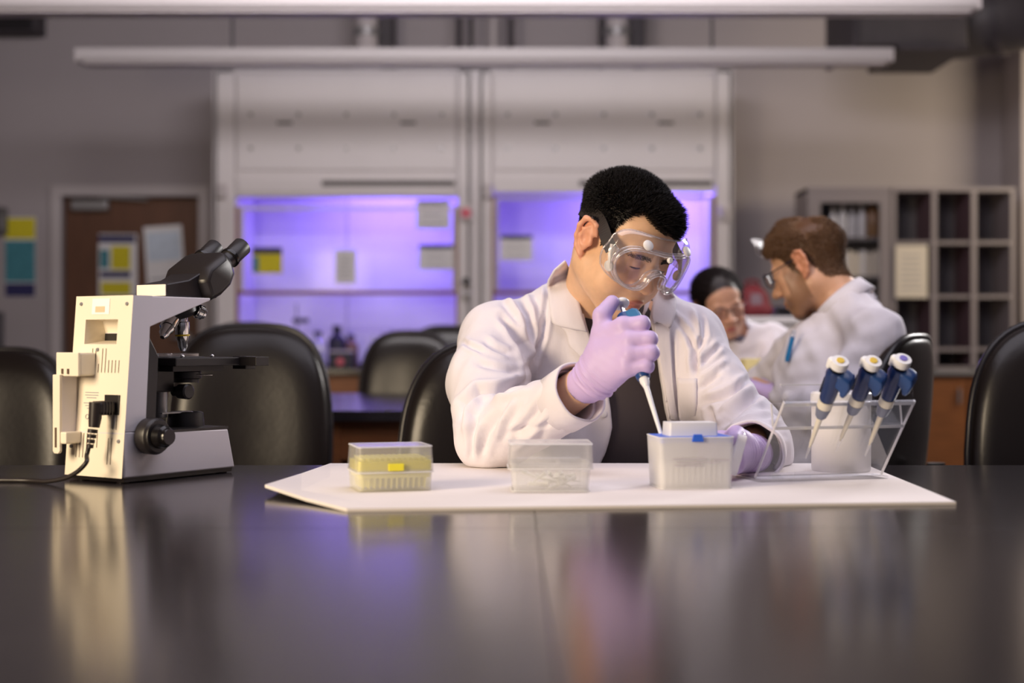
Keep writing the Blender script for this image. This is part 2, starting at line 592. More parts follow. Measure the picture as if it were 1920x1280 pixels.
    part('alarm_button', MB().cone((d + 0.055, -0.034, 1.80), (d + 0.055, -0.058, 1.80), 0.036, 0.03, 16), 'pink_button' if cx < 0 else 'frame_paint', al, smooth=True)
    # cabinet below
    cb = part('base_cabinet', MB().box((0, D / 2, 0.41), (b - a - 0.03, D - 0.04, 0.70)), 'oak_veneer', t)
    for k in range(3):
        dw = (b - a - 0.05) / 3
        q = part('cabinet_door', MB().box((a + 0.025 + dw * (k + 0.5), 0.008, 0.42), (dw - 0.012, 0.024, 0.64)), 'oak_veneer', cb, bevel=0.004)
    part('plinth', MB().box((0, D / 2 + 0.03, 0.03), (b - a - 0.06, D - 0.1, 0.06)), 'black_plastic', t)
    # exhaust stack
    ex = part('exhaust_stack', MB().lathe([(0.10, 2.735), (0.10, 2.80), (0.075, 2.86), (0.075, 3.72)], ((0.12 if cx < 0 else 0.10), 0.36, 0), n=20), 'frame_paint', t, smooth=True)
    part('damper_ring', MB().lathe([(0.09, 3.02), (0.09, 3.07)], ((0.12 if cx < 0 else 0.10), 0.36, 0), n=20), 'grey_metal', ex, smooth=True)
    # lamp inside the hood: housing plus its light
    part('hood_lamp', MB().box(((c + d) / 2 + (0.22 if cx < 0 else 0.3), 0.30, 2.17), (1.1, 0.14, 0.04)), 'hood_enamel', t)
    lo_ = 0.22 if cx < 0 else 0.36
    l = area_light('violet_hood_lamp', (cx + (c + d) / 2 + lo_, YH + 0.30, 2.14), (cx + (c + d) / 2 + lo_, YH + 0.50, 1.2), 14.5 if cx < 0 else 18, 0.7, (0.25, 0.155, 1.0), 0.12)
    return t


h1 = hood(-1.932, -0.262, -1.79, -0.352, 1.85, 'white fume hood with violet light and yellow label, left of the two', -0.05)
h2 = hood(-0.217, 1.431, -0.128, 1.318, 1.92, 'white fume hood with violet light behind the seated man, right of the two', 0.05)
struct('trim_hood_filler', MB().box((-0.2395, YH + 0.05, 1.4), (0.043, 0.06, 2.66)), 'hood_enamel')
ys = YH + 0.088


def hs(name, px, py, w, h, label, cat, bands, base='paper_white', **k):
    a = P(px, py, ys)
    return sheet(name, a.x, ys, a.z, w, h, label, cat, bands, base=base, **k)


hs('hazard_label', 501, 488, 0.195, 0.17, 'yellow label with a dark header on the left hood glass', 'label', [(0.0, 0.38, 1.0, 0.24, 'print_navy'), (-0.38, -0.15, 0.2, 0.6, 'print_teal')], base='print_yellow')
hs('notice', 648, 500, 0.135, 0.22, 'plain grey-white sheet in the middle of the left hood glass', 'notice', [], lines=6)
hs('notice', 812, 402, 0.22, 0.19, 'white sheet in the upper right corner of the left hood glass', 'notice', [(0, 0.42, 0.9, 0.1, 'print_grey')], lines=3)
hs('notice', 818, 482, 0.225, 0.165, 'white card with dark header at the right of the left hood glass', 'notice', [(0, 0.42, 1.0, 0.15, 'print_navy')], lines=3)
hs('notice', 968, 464, 0.21, 0.165, 'white card with dark header on the right hood glass', 'notice', [(0, 0.42, 1.0, 0.15, 'print_navy')], lines=3)

# glassware and equipment standing in the left hood
mat('dark_equipment', rgb(40, 36, 52), 0.5)
clear_mat('lab_glass', (0.9, 0.92, 0.95), 0.1, 0.05, cloud=0.12, edge=0.7)
YW, ZW = YH + 0.3, 0.80


def bottle(x, y, r, h, m, label, cap='dark_equipment', group='bottles in the left hood', z=ZW):
    t = thing('reagent_bottle', label, 'bottle', (x, y, z), 0, group)
    part('body', MB().lathe([(0, 0), (r * 0.95, 0), (r, 0.01), (r, h * 0.62), (r * 0.85, h * 0.7), (r * 0.42, h * 0.8), (r * 0.42, h * 0.86)], n=18), m, t, smooth=True)
    part('cap', MB().lathe([(r * 0.5, h * 0.86), (r * 0.5, h * 0.98), (r * 0.42, h), (0, h)], n=14), cap, t, smooth=True)
    return t


xs = lambda px, d=9.5: (px - 960) / FPX * d
bottle(xs(598), 9.45, 0.055, 0.24, 'lab_glass', 'clear bottle in the left hood nearest the chair with tan sheen')
bottle(xs(632), 9.5, 0.062, 0.28, 'dark_equipment', 'dark tall bottle in the left hood beside the clear bottle')
bottle(xs(540), 9.66, 0.04, 0.19, 'lab_glass', 'small clear bottle far left in the left hood')
bottle(xs(655), 9.6, 0.05, 0.22, 'amber', 'amber bottle in the left hood right of the dark bottle')
t = thing('ring_stand', 'thin metal ring stand with clamp inside the left hood', 'stand', (xs(560), 9.36, ZW))
part('base', MB().box((0, 0, 0.008), (0.12, 0.18, 0.016)), 'dark_equipment', t)
part('rod', MB().cone((0, 0.05, 0.016), (0, 0.05, 0.42), 0.006, 0.006, 8), 'grey_metal', t)
part('clamp', MB().box((0.03, 0.04, 0.31), (0.1, 0.05, 0.03)), 'dark_equipment', t)
t = thing('hot_plate', 'dark hot plate with a red dial inside the left hood', 'hot plate', (xs(640, 9.3), 9.33, ZW))
part('body', MB().box((0, 0, 0.05), (0.16, 0.18, 0.1)), 'dark_equipment', t, bevel=0.01)
part('plate', MB().box((0, 0, 0.107), (0.15, 0.15, 0.014)), 'frame_paint', t, bevel=0.003)
part('dial', MB().cone((0.0, -0.09, 0.04), (0.0, -0.11, 0.04), 0.025, 0.022, 14), 'pink_button', t)
t = thing('glassware_rack', 'dark rack of glassware in the left hood above the grey chair', 'rack', (xs(750), 9.55, ZW))
part('frame', MB().box((0, 0, 0.10), (0.42, 0.14, 0.02)), 'dark_equipment', t)
for s in (-0.2, 0.2):
    part('leg', MB().box((s, 0, 0.05), (0.02, 0.14, 0.1)), 'dark_equipment', t)
for i in range(7):
    part('flask', MB().lathe([(0, 0.111), (0.026, 0.111), (0.03, 0.15), (0.012, 0.19), (0.012, 0.21 + 0.02 * (i % 3))], (-0.18 + i * 0.06, 0, 0), n=12), 'lab_glass', t, smooth=True)
t = thing('foil_tray', 'pale crumpled tray standing in the left hood behind the chairs', 'tray', (xs(800, 9.4), 9.36, ZW))
part('rim', MB().prism([(-0.12, -0.08), (0.12, -0.08), (0.12, 0.08), (-0.12, 0.08)], 0.055, 0.062), 'bottle_white', t)
part('tub', MB().prism([(-0.105, -0.07), (0.105, -0.07), (0.105, 0.07), (-0.105, 0.07)], 0.0, 0.055), 'bottle_white', t)

# ------------------------------------------------------------------ overhead: lamps, rods, pipes, ducts


def pendant(x0, x1, y, z, label, rods, hh=0.085):
    t = thing('linear_pendant_lamp', label, 'pendant lamp', ((x0 + x1) / 2, y, z), 0, 'long white linear lamps under the ceiling')
    L = x1 - x0
    part('housing', MB().prism([(-0.07, 0.012), (-0.085, 0.03), (-0.085, hh), (0.085, hh), (0.085, 0.03), (0.07, 0.012)], -L / 2, L / 2, 'yz'), 'lamp_housing', t)
    part('diffuser', MB().box((0, 0, 0.006), (L - 0.06, 0.12, 0.012)), 'frame_paint', t)
    for s in (-1, 1):
        part('end_cap', MB().box((s * (L / 2 + 0.006), 0, 0.012 + (hh - 0.012) / 2), (0.012, 0.172, hh - 0.008)), 'frame_paint', t, bevel=0.004)
    for rx in rods:
        part('hanger_rod', MB().cone((rx - (x0 + x1) / 2, 0, hh), (rx - (x0 + x1) / 2, 0, 3.72 - z), 0.009, 0.009, 8), 'steel_leg', t)
    return t


za = CZ + (640 - 123) / FPX * 8.2
pendant(P(152, 0, 8.2).x, P(1665, 0, 8.2).x, 8.2, za, 'long white linear lamp hanging before the fume hoods, farther of two', [P(436, 0, 8.2).x, P(1335, 0, 8.2).x])
zb = CZ + (640 - 28) / FPX * 6.6
pendant(-4.6, P(1825, 0, 6.6).x, 6.6, zb, 'long white linear lamp along the top edge of the view, nearer of two', [-3.4, -1.0, 1.6], 0.10)
pg = 'vertical conduits above the hoods'
for k, (px, r, m) in enumerate(((860, 0.022, 'duct_dark'), (884, 0.016, 'duct_metal'), (925, 0.018, 'frame_paint'), (958, 0.022, 'duct_dark'))):
    o = part('conduit_pipe', MB().cone((P(px, 0, 9.7).x, 9.7, 2.74), (P(px, 0, 9.7).x, 9.7, 3.72), r, r, 12), m, None, smooth=True)
    tag(o, ('dark conduit above the hoods, first from the left of four', 'thin grey conduit above the hoods, second from the left of four', 'pale conduit above the hoods, third from the left of four', 'dark conduit above the hoods, last on the right of four')[k], 'pipe', pg)
t = thing('stack_shade_box', 'dark box standing in for the shadow behind the right fume hood stack', 'duct', (P(1165, 0, 9.75).x, 9.75, 2.74))  # solid dark box in place of the shadow patch beside the stack
part('casing', MB().box((0, 0, 0.5), (0.30, 0.3, 0.96)), 'duct_dark', t, bevel=0.01)
part('box_lip', MB().box((0, 0, 0.02), (0.36, 0.34, 0.03)), 'duct_metal', t)
t = thing('stack_shade_box', 'dark box standing in for the shadow behind the left fume hood stack', 'duct', (P(715, 0, 9.75).x, 9.75, 2.74))  # same stand-in for the shade right of the left stack
part('casing', MB().box((0, 0, 0.5), (0.18, 0.3, 0.96)), 'duct_dark', t, bevel=0.01)
part('box_lip', MB().box((0, 0, 0.02), (0.24, 0.34, 0.03)), 'duct_metal', t)

# big duct run at the top right
t = thing('ventilation_duct', 'grey rectangular and round air duct at the top right', 'duct', (P(1690, 70, 8.6).x, 8.6, P(0, 70, 8.6).z))
sx = lambda px, d=8.6: (px - 1690) / FPX * d
part('rectangular_duct', MB().box(((sx(1588) + sx(1800)) / 2, 0.2, 0.09), (sx(1800) - sx(1588), 0.7, 0.34)), 'duct_metal', t, bevel=0.01)
part('duct_flange', MB().box((sx(1588) + 0.01, 0.19, 0.09), (0.03, 0.74, 0.37)), 'duct_dark', t)
part('bottom_flange', MB().box(((sx(1668) + sx(1795)) / 2, 0.16, -0.102), (sx(1795) - sx(1668), 0.74, 0.03)), 'duct_dark', t)
el = []
for i in range(13):
    a = i / 12 * PI / 2
    el.append((sx(1790) + 0.62 * math.sin(a), 0.2 - 0.75 * (1 - math.cos(a)), 0.13 + 0.05 * i / 12))
part('round_elbow', MB().tube(el, 0.225, 28), 'duct_metal', t, smooth=True)
part('round_duct', MB().tube([el[-1], (el[-1][0], el[-1][1] - 1.6, el[-1][2] + 0.03)], 0.23, 28), 'duct_dark', t, smooth=True)
for i in (4, 8, 12):
    p, q = Vector(el[i]), Vector(el[i - 1])
    dd = (p - q).normalized() * 0.02
    part('seam_ring', MB().tube([p - dd, p + dd], 0.238, 28), 'duct_dark', t, smooth=True)

# ------------------------------------------------------------------ right: storage
YC = 9.35
sc_ = FPX / YC
cx0, cx1 = P(1513, 0, YC).x, P(1668, 0, YC).x
zt = P(0, 352, YC).z
t = thing('glass_front_cabinet', 'grey glass-fronted cabinet of bottles left of the pigeonhole unit', 'cabinet', ((cx0 + cx1) / 2, YC, 0))
w = cx1 - cx0
part('back_panel', MB().box((0, 0.38, (zt + 0.86) / 2), (w, 0.02, zt - 0.86)), 'shelf_back', t)
for s in (-1, 1):
    part('side_panel', MB().box((s * (w / 2 - 0.012), 0.19, (zt + 0.86) / 2), (0.024, 0.38, zt - 0.86)), 'shelf_paint', t)
part('top_panel', MB().box((0, 0.19, zt - 0.012), (w, 0.40, 0.03)), 'shelf_paint', t)
szs = [P(0, y, YC).z for y in (447, 520, 600)]
for zz in szs + [0.87]:
    part('shelf', MB().box((0, 0.19, zz), (w - 0.05, 0.36, 0.02)), 'shelf_back', t)
df = MB().prism([(-w / 2, 0.88), (-w / 2, zt - 0.03), (w / 2, zt - 0.03), (w / 2, 0.88), (w / 2 - 0.07, 0.88), (w / 2 - 0.07, zt - 0.10), (-w / 2 + 0.085, zt - 0.10), (-w / 2 + 0.085, 0.88)], -0.022, -0.002, 'xz')
dd = part('door_frame', df, 'shelf_paint', t, bevel=0.003)
part('glass_pane', MB().box((0.007, -0.012, (0.88 + zt - 0.10) / 2), (w - 0.15, 0.005, zt - 0.98)), 'sash_glass', dd)
part('handle', MB().box((-w / 2 + 0.04, -0.035, 1.35), (0.014, 0.026, 0.12)), 'chrome', dd)
cxm = (cx0 + cx1) / 2
for i, px in enumerate((1562, 1580, 1598, 1616)):
    bottle(P(px, 0, YC + 0.14).x, YC + 0.14, 0.026 + 0.004 * (i % 2), 0.21 + 0.02 * (i % 2), 'bottle_white', ('leftmost', 'second from left', 'third from left', 'rightmost')[i] + ' of four white plastic bottles on the cabinet top shelf', 'frame_paint', 'white bottles on the cabinet top shelf', szs[0] + 0.01)
bottle(P(1636, 0, YC + 0.15).x, YC + 0.15, 0.05, 0.27, 'amber', 'brown bottle at the right end of the glass-fronted cabinet top shelf', 'dark_equipment', None, szs[0] + 0.01)
for i in range(9):
    bh = (0.15, 0.17, 0.16)[i % 3]
    o = part('binder', MB().box((P(1578 + 8.3 * i, 0, YC + 0.14).x, YC + 0.14, szs[1] + 0.01 + bh / 2), (0.026, 0.2, bh)), 'cream_book' if i % 4 else 'bottle_white', None, bevel=0.002)
    tag(o, 'slim ' + ('white' if i % 4 == 0 else 'cream') + ' binder, ' + ('first', 'second', 'third', 'fourth', 'fifth', 'sixth', 'seventh', 'eighth', 'last')[i] + ' from the left on the second cabinet shelf', 'binder', 'binders on the second cabinet shelf')
for i in range(3):
    o = part('storage_box', MB().box((P(1580 + 26 * i, 0, YC + 0.16).x, YC + 0.16, szs[2] + 0.01 + 0.07), (0.08, 0.22, 0.14)), 'shelf_side_dark', None, bevel=0.004)
    tag(o, ('left', 'middle', 'right')[i] + ' one of three dull mauve boxes on the third cabinet shelf', 'box', 'boxes on the third cabinet shelf')

# pigeonhole unit
px0, px1 = P(1672, 0, YC).x, P(1903, 0, YC).x
t = thing('pigeonhole_unit', 'grey open pigeonhole shelf unit at the right of the room', 'shelf unit', ((px0 + px1) / 2, YC, 0))
w = px1 - px0
zl = 0.80
part('back_panel', MB().box((0, 0.36, (zt + zl) / 2), (w, 0.02, zt - zl)), 'shelf_back', t)
part('top_panel', MB().box((0, 0.18, zt - 0.012), (w, 0.38, 0.026)), 'shelf_paint', t)
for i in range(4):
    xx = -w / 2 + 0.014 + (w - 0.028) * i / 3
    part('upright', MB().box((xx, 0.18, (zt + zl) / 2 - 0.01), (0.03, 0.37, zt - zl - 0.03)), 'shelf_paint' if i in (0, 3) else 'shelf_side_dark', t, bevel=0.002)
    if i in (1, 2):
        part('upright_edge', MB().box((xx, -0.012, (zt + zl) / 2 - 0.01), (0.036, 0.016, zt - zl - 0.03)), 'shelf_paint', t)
for y in (455, 556, 655, 690):
    zz = P(0, y, YC).z
    for i in range(3):
        xx = -w / 2 + 0.014 + (w - 0.028) * (i + 0.5) / 3
        part('shelf', MB().box((xx, 0.17, zz), ((w - 0.028) / 3 - 0.032, 0.36, 0.022)), 'shelf_paint', t)
a = P(1709, 509, YC - 0.024)
sheet('notice', a.x, YC - 0.024, a.z, 0.21, 0.345, 'cream paper sheet taped to the pigeonhole shelf unit', 'notice', [], base='cream_book', lines=7)
# counter below
t = thing('storage_counter', 'wooden storage counter with steel worktop under the pigeonhole unit', 'counter', (2.52, 9.4, 0))
part('worktop', MB().box((0, 0.13, 0.77), (1.80, 0.66, 0.03)), 'grey_metal', t, bevel=0.004)
part('carcass', MB().box((0, 0.15, 0.42), (1.76, 0.6, 0.66)), 'oak_veneer', t)
for i in range(4):
    q = part('cabinet_door', MB().box((-0.66 + 0.44 * i, -0.16, 0.42), (0.425, 0.022, 0.62)), 'oak_veneer', t, bevel=0.004)
    part('handle', MB().box((-0.66 + 0.44 * i + 0.16, -0.185, 0.62), (0.012, 0.02, 0.1)), 'grey_metal', q)
part('plinth', MB().box((0, 0.18, 0.045), (1.7, 0.5, 0.09)), 'black_plastic', t)

# ------------------------------------------------------------------ benches


def bench(x0, x1, y0, y1, label, group=None, wood=True, top=0.032, name='lab_bench'):
    t = thing(name, label, 'lab bench', ((x0 + x1) / 2, (y0 + y1) / 2, 0), 0, group)
    w, d = x1 - x0, y1 - y0
    part('tabletop', MB().box((0, 0, TZ - top / 2), (w - 0.0007, d - 0.0007, top)), 'epoxy_top', t, bevel=0.0007)
    for s in (-1, 1):
        part('apron', MB().box((0, s * (d / 2 - 0.05), TZ - top - 0.06), (w - 0.12, 0.024, 0.12)), 'oak_veneer', t)
        part('side_apron', MB().box((s * (w / 2 - 0.05), 0, TZ - top - 0.06), (0.024, d - 0.13, 0.12)), 'oak_veneer', t)
    for sx_ in (-1, 1):
        for sy in (-1, 1):
            part('leg', MB().box((sx_ * (w / 2 - 0.06), sy * (d / 2 - 0.06), (TZ - top) / 2), (0.06, 0.06, TZ - top)), 'oak_veneer', t, bevel=0.003)
    return t


gB = 'black-topped lab benches pushed together in the foreground'
bench(-1.75, 0.028, 1.616, 2.44, 'black-topped lab bench under the microscope, far left of four joined', gB)
bench(0.028, 1.80, 1.616, 2.44, 'black-topped lab bench under the pipette stand, far right of four joined', gB)
bench(-1.75, 0.028, 0.80, 1.616, 'black-topped lab bench nearest the camera on the left, empty', gB)
bench(0.028, 1.80, 0.80, 1.616, 'black-topped lab bench nearest the camera on the right, empty', gB)
gB2 = 'black-topped oak benches of the second row'
bench(-2.4, -0.62, 4.35, 5.10, 'oak lab bench with black top behind the left chairs', gB2)
bench(-0.62, 0.10, 4.35, 5.10, 'oak lab bench with black top behind the seated man', gB2)
bench(-2.4, -0.62, 5.104, 5.85, 'oak lab bench in the second row, far left half', gB2)
bench(-0.62, 0.10, 5.104, 5.85, 'oak lab bench in the second row, far right half near the woman', gB2)

# ------------------------------------------------------------------ chairs


def backrest_mesh(w, h, t, bow, n=64, rings=9, ex=3.1, taper=0.07):
    """padded back: superellipse outline in x-z, pillowed towards -y"""
    mb = MB()
    rows = []
    S = [1.0, 0.985, 0.95, 0.88, 0.76, 0.6, 0.42, 0.22]

    def ring(s, y):
        out = []
        for i in range(n):
            a = 2 * PI * i / n
            c, d = math.cos(a), math.sin(a)
            x = math.copysign(abs(c) ** (2 / ex), c) * w / 2 * s
            z = math.copysign(abs(d) ** (2 / ex), d) * h / 2 * s
            x *= 1 - taper * (z / (h / 2)) * (1 if z > 0 else 0.3)
            out.append((x, y - bow * (x * x) / (w * w / 4) * -1, z))
        return out
    prof = [(s, -t * (1 - s ** 5) ** 0.42) for s in S]
    back = [(s, 0.35 * t * (1 - s ** 5) ** 0.42 + 0.004) for s in S]
    vs = []
    for s, y in reversed(prof):
        vs.append(ring(s, y))
    for s, y in back:
        vs.append(ring(s, y))
    base = []
    for r in vs:
        base += r
    fs = []
    m = len(vs)
    for i in range(m - 1):
        for k in range(n):
            j = (k + 1) % n
            fs.append((i * n + k, i * n + j, (i + 1) * n + j, (i + 1) * n + k))
    c0 = len(base)
    base.append((0, -t, 0))
    base.append((0, 0.35 * t + 0.004, 0))
    for k in range(n):
        j = (k + 1) % n
        fs.append((k, j, c0))
        fs.append(((m - 1) * n + k, (m - 1) * n + j, c0 + 1))
    mb.add(base, fs)
    return mb


def rim_path(w, h, bow, ex=3.1, taper=0.07, n=64, off=0.0):
    out = []
    for i in range(n + 1):
        a = 2 * PI * i / n
        c, d = math.cos(a), math.sin(a)
        x = math.copysign(abs(c) ** (2 / ex), c) * (w / 2 + off)
        z = math.copysign(abs(d) ** (2 / ex), d) * (h / 2 + off)
        x *= 1 - taper * (z / (h / 2)) * (1 if z > 0 else 0.3)
        out.append((x, bow * (x * x) / (w * w / 4) + 0.002, z))
    return out


def chair(label, x, y, rz, top=1.0, w=0.45, h=0.54, group=None):
    """swivel lab chair; its front looks to -y before it is turned by rz"""
    t = thing('lab_chair', label, 'chair', (x, y, 0), rz, group)
    zc = top - h / 2
    M = Matrix.Translation((0, 0.20, zc)) @ Matrix.Rotation(rad(-6), 4, 'X')
    b = part('backrest', backrest_mesh(w, h, 0.055, -0.03).shift(M), 'leather_black', t, smooth='all')
    part('piping', MB().tube(rim_path(w, h, -0.03, off=0.002), 0.009, 8, cap=False).shift(M), 'leather_piping', b, smooth='all')
    M2 = Matrix.Translation((0, -0.04, 0.46)) @ Matrix.Rotation(rad(-90), 4, 'X')
    s = part('seat', backrest_mesh(0.48, 0.47, 0.06, 0.0, ex=3.2, taper=0.03).shift(Matrix.Translation((0, -0.04, 0.44)) @ Matrix.Rotation(rad(-90), 4, 'X')), 'leather_black', t, smooth='all')
    part('back_bracket', MB().tube([(0, 0.02, 0.415), (0, 0.24, 0.415), (0, 0.275, 0.45), (0, 0.27, zc)], 0.02, 10), 'black_plastic', t, smooth=True)
    part('mechanism', MB().box((0, -0.02, 0.41), (0.2, 0.24, 0.04)), 'black_plastic', t, bevel=0.008)
    part('gas_column', MB().lathe([(0.03, 0.10), (0.03, 0.26), (0.018, 0.262), (0.018, 0.40)], (0, -0.02, 0), n=16), 'black_plastic', t, smooth=True)
    for k in range(5):
        a = 2 * PI * k / 5 + 0.3
        e = Vector((0.28 * math.cos(a), -0.02 + 0.28 * math.sin(a), 0.075))
        bl = part('base_leg', MB().tube([(0.02 * math.cos(a), -0.02 + 0.02 * math.sin(a), 0.115), e], [0.024, 0.014], 8), 'black_plastic', t, smooth=True)
        part('caster', MB().cone(e + Vector((-0.018 * math.sin(a), 0.018 * math.cos(a), -0.047)), e + Vector((0.018 * math.sin(a), -0.018 * math.cos(a), -0.047)), 0.027, 0.027, 14), 'black_gloss', bl, smooth=True)
    return t


gC = 'black leather lab chairs'
c1 = chair('black leather chair with tan sheen directly behind the microscope', P(483, 0, 3.95).x, 3.72, rad(4), P(0, 610, 3.92).z, 0.435, 0.56, gC)


def chair_copy(label, x, y, rz, top_py=None):
    c = copy_tree(c1, label)
    c.location = (x, y, 0)
    c.rotation_euler = (0, 0, rz)
    if top_py:                                # the gas lift sets each chair at its own height: only backrest, seat and bracket ride on it
        dz = P(0, top_py, y + 0.2).z - P(0, 610, 3.92).z
        for k in kids(c):
            if k.name.split('.')[0] in ('backrest', 'seat', 'back_bracket', 'mechanism'):
                k.location.z += dz
    return c
chair_copy('black leather chair at the far left behind the power cord', P(-10, 0, 3.9).x, 3.7, rad(-3), 655)
chair_copy('black leather chair the man in goggles sits on', P(930, 0, 3.05).x, 2.86, rad(-4), 640)
chair_copy('black leather chair behind the bearded man in the white coat', 0.712, 3.30, rad(-122), 632)
chair_copy('black leather chair at the right edge of the view', P(1962, 0, 3.0).x, 2.76, rad(-14), 600)
chair_copy('dark chair beyond the second bench, behind the tan-sheened chair', P(465, 0, 6.2).x, 6.1, rad(5), 606)
chair_copy('grey-edged dark chair beyond the second bench in front of the violet hood', P(752, 0, 6.2).x, 6.1, rad(-8), 622)
chair_copy('dark chair farthest back, close to the left hood', P(845, 0, 7.3).x, 7.2, rad(6), 612)
chair_copy('black chair half hidden behind the bearded man, its top corner showing', P(1562, 0, 4.7).x, 4.62, rad(-4), 612)
# ------------------------------------------------------------------ on the foreground bench
mat('pad_white', rgb(238, 230, 226), 0.75, vary=(9, 0.02, (1, 1, 1)), bump=(500, 0.15, 0.0006, (1, 1, 1)))
mat('enamel_warm_lit', rgb(236, 226, 208), 0.38, vary=(8, 0.02, (1, 1, 1)))  # white enamel of the back faces, warm key light put into its colour
mat('enamel_white', rgb(222, 216, 220), 0.34, vary=(6, 0.02, (1, 1, 1)))
mat('vent_dark', rgb(96, 76, 62), 0.7)
mat('scope_black', rgb(34, 30, 31), 0.38, bump=(400, 0.08, 0.0003, (1, 1, 1)))
mat('cable_black', rgb(40, 34, 34), 0.4)
mat('label_paper', rgb(246, 238, 240), 0.6)
mat('label_tan', rgb(222, 190, 158), 0.6)
mat('pip_blue', rgb(36, 70, 128), 0.3)
mat('pip_navy', rgb(30, 50, 98), 0.25)
mat('pip_hook_blue', rgb(52, 110, 158), 0.35)
mat('pip_white', rgb(236, 236, 238), 0.3)
mat('pip_cream', rgb(226, 220, 204), 0.35)
mat('pip_grey', rgb(120, 126, 146), 0.35)
mat('dot_yellow', rgb(226, 190, 20), 0.4)
mat('dot_violet', rgb(110, 96, 190), 0.4)
mat('rack_yellow', rgb(238, 226, 60), 0.45)
mat('rack_blue', rgb(52, 104, 220), 0.4)
mat('tip_plastic', rgb(236, 236, 230), 0.35)
mat('tip_yellow', rgb(238, 232, 150), 0.4)
mat('print_light', rgb(196, 190, 196), 0.7)
mat('jar_white', rgb(236, 232, 230), 0.5)
clear_mat('lid_clear', (0.99, 0.99, 0.99), 0.05, 0.12, cloud=0.13, cloud_col=(0.99, 0.98, 0.98), edge=0.5)
clear_mat('base_clear', (0.99, 0.99, 0.99), 0.05, 0.2, cloud=0.25, cloud_col=(0.99, 0.98, 0.96), edge=0.4)
clear_mat('base_clear_yellow', (0.99, 0.985, 0.95), 0.05, 0.2, cloud=0.24, cloud_col=(0.99, 0.98, 0.86), edge=0.4)
clear_mat('base_milky', (0.99, 0.99, 0.99), 0.05, 0.2, cloud=0.46, cloud_col=(0.99, 0.98, 0.99), edge=0.4)
clear_mat('acrylic', (0.985, 0.985, 0.985), 0.035, 0.02, edge=0.45)
clear_mat('acrylic_edge', (0.95, 0.95, 0.96), 0.35, 0.08, cloud=0.55, cloud_col=(0.98, 0.97, 0.98), edge=0.9)

# --- absorbent pad
pad = MB()
PT = 0.0045
ol = [(-0.341, 1.963), (-0.27, 1.86), (-0.205, 1.767), (0.0, 1.7865), (0.2, 1.806), (0.4, 1.825), (0.575, 1.842), (0.583, 2.03), (0.59, 2.235), (0.598, 2.425), (0.3, 2.427), (0.0, 2.428), (-0.31, 2.425), (-0.325, 2.2)]
lift = [0.010, 0.003, 0, 0, 0, 0, 0.0, 0, 0, 0, 0, 0, 0, 0.004]
inn = [(0.13 + (x - 0.13) * 0.9, 2.1 + (y - 2.1) * 0.86) for x, y in ol]
n_ = len(ol)
vs = [(x, y, TZ + l + 0.0004) for (x, y), l in zip(ol, lift)] + [(x, y, TZ + l + PT) for (x, y), l in zip(ol, lift)]
vs += [(x, y, TZ + 0.0004) for x, y in inn] + [(x, y, TZ + PT) for x, y in inn]
fs = []
for i in range(n_):
    j = (i + 1) % n_
    fs += [(i, j, n_ + j, n_ + i), (n_ + i, n_ + j, 3 * n_ + j, 3 * n_ + i), (i, 2 * n_ + i, 2 * n_ + j, j)]
fs += [tuple(range(3 * n_, 4 * n_)), tuple(range(3 * n_ - 1, 2 * n_ - 1, -1))]
pad.add(vs, fs)
tag(part('bench_pad', pad, 'pad_white'), 'white absorbent pad lying on the black bench under the tip boxes', 'pad')
MZ = TZ + PT                                  # top of the pad

# --- microscope: +x runs from its back to its front, +y away from the viewer's side
S_ = math.atan2(0.838, 0.546)
ms = thing('microscope', 'white compound microscope with black binocular head, its back to the camera', 'microscope', (-0.579, 2.11, TZ), S_)
W = 0.127
# base
bs = part('base', MB().prism([(0.004, 0.008), (0.2375, 0.008), (0.2217, 0.0715), (0.05, 0.0765), (0.0055, 0.078)], 0.0, W, 'xz'), 'enamel_white', ms, bevel=0.003, seg=3, smooth=True)
part('base_skirt', MB().prism([(0.008, 0.002), (0.232, 0.002), (0.234, 0.009), (0.005, 0.009)], 0.003, W - 0.003, 'xz'), 'scope_black', bs)
for (fx, fy) in ((0.02, 0.02), (0.02, W - 0.02), (0.222, 0.016), (0.222, W - 0.016)):
    part('foot', MB().cone((fx, fy, 0.0), (fx, fy, 0.006), 0.009, 0.011, 14), 'scope_black', bs, smooth=True)
# column, open at the back where the panel sits
bk = lambda z: 0.0225 * (z - 0.008) / 0.2734      # the back plane leans forward
pc = [(bk(0.078), 0.078), (0.046, 0.077), (0.0551, 0.233), (0.060, 0.2815), (bk(0.2815), 0.2815)]
vs = [(x, 0, z) for x, z in pc] + [(x, W, z) for x, z in pc]
fs = [(0, 1, 2, 3, 4), (9, 8, 7, 6, 5), (0, 1, 6, 5), (1, 2, 7, 6), (2, 3, 8, 7), (3, 4, 9, 8)]
part('column', MB().add(vs, fs), 'enamel_white', ms)
part('arm', MB().prism([(0.058, 0.234), (0.186, 0.2774), (0.186, 0.2812), (0.058, 0.2812)], 0.004, W - 0.004, 'xz'), 'enamel_white', ms, bevel=0.0015)


def bp(y, z, out=0.0):
    return (bk(z) - out, y, z)


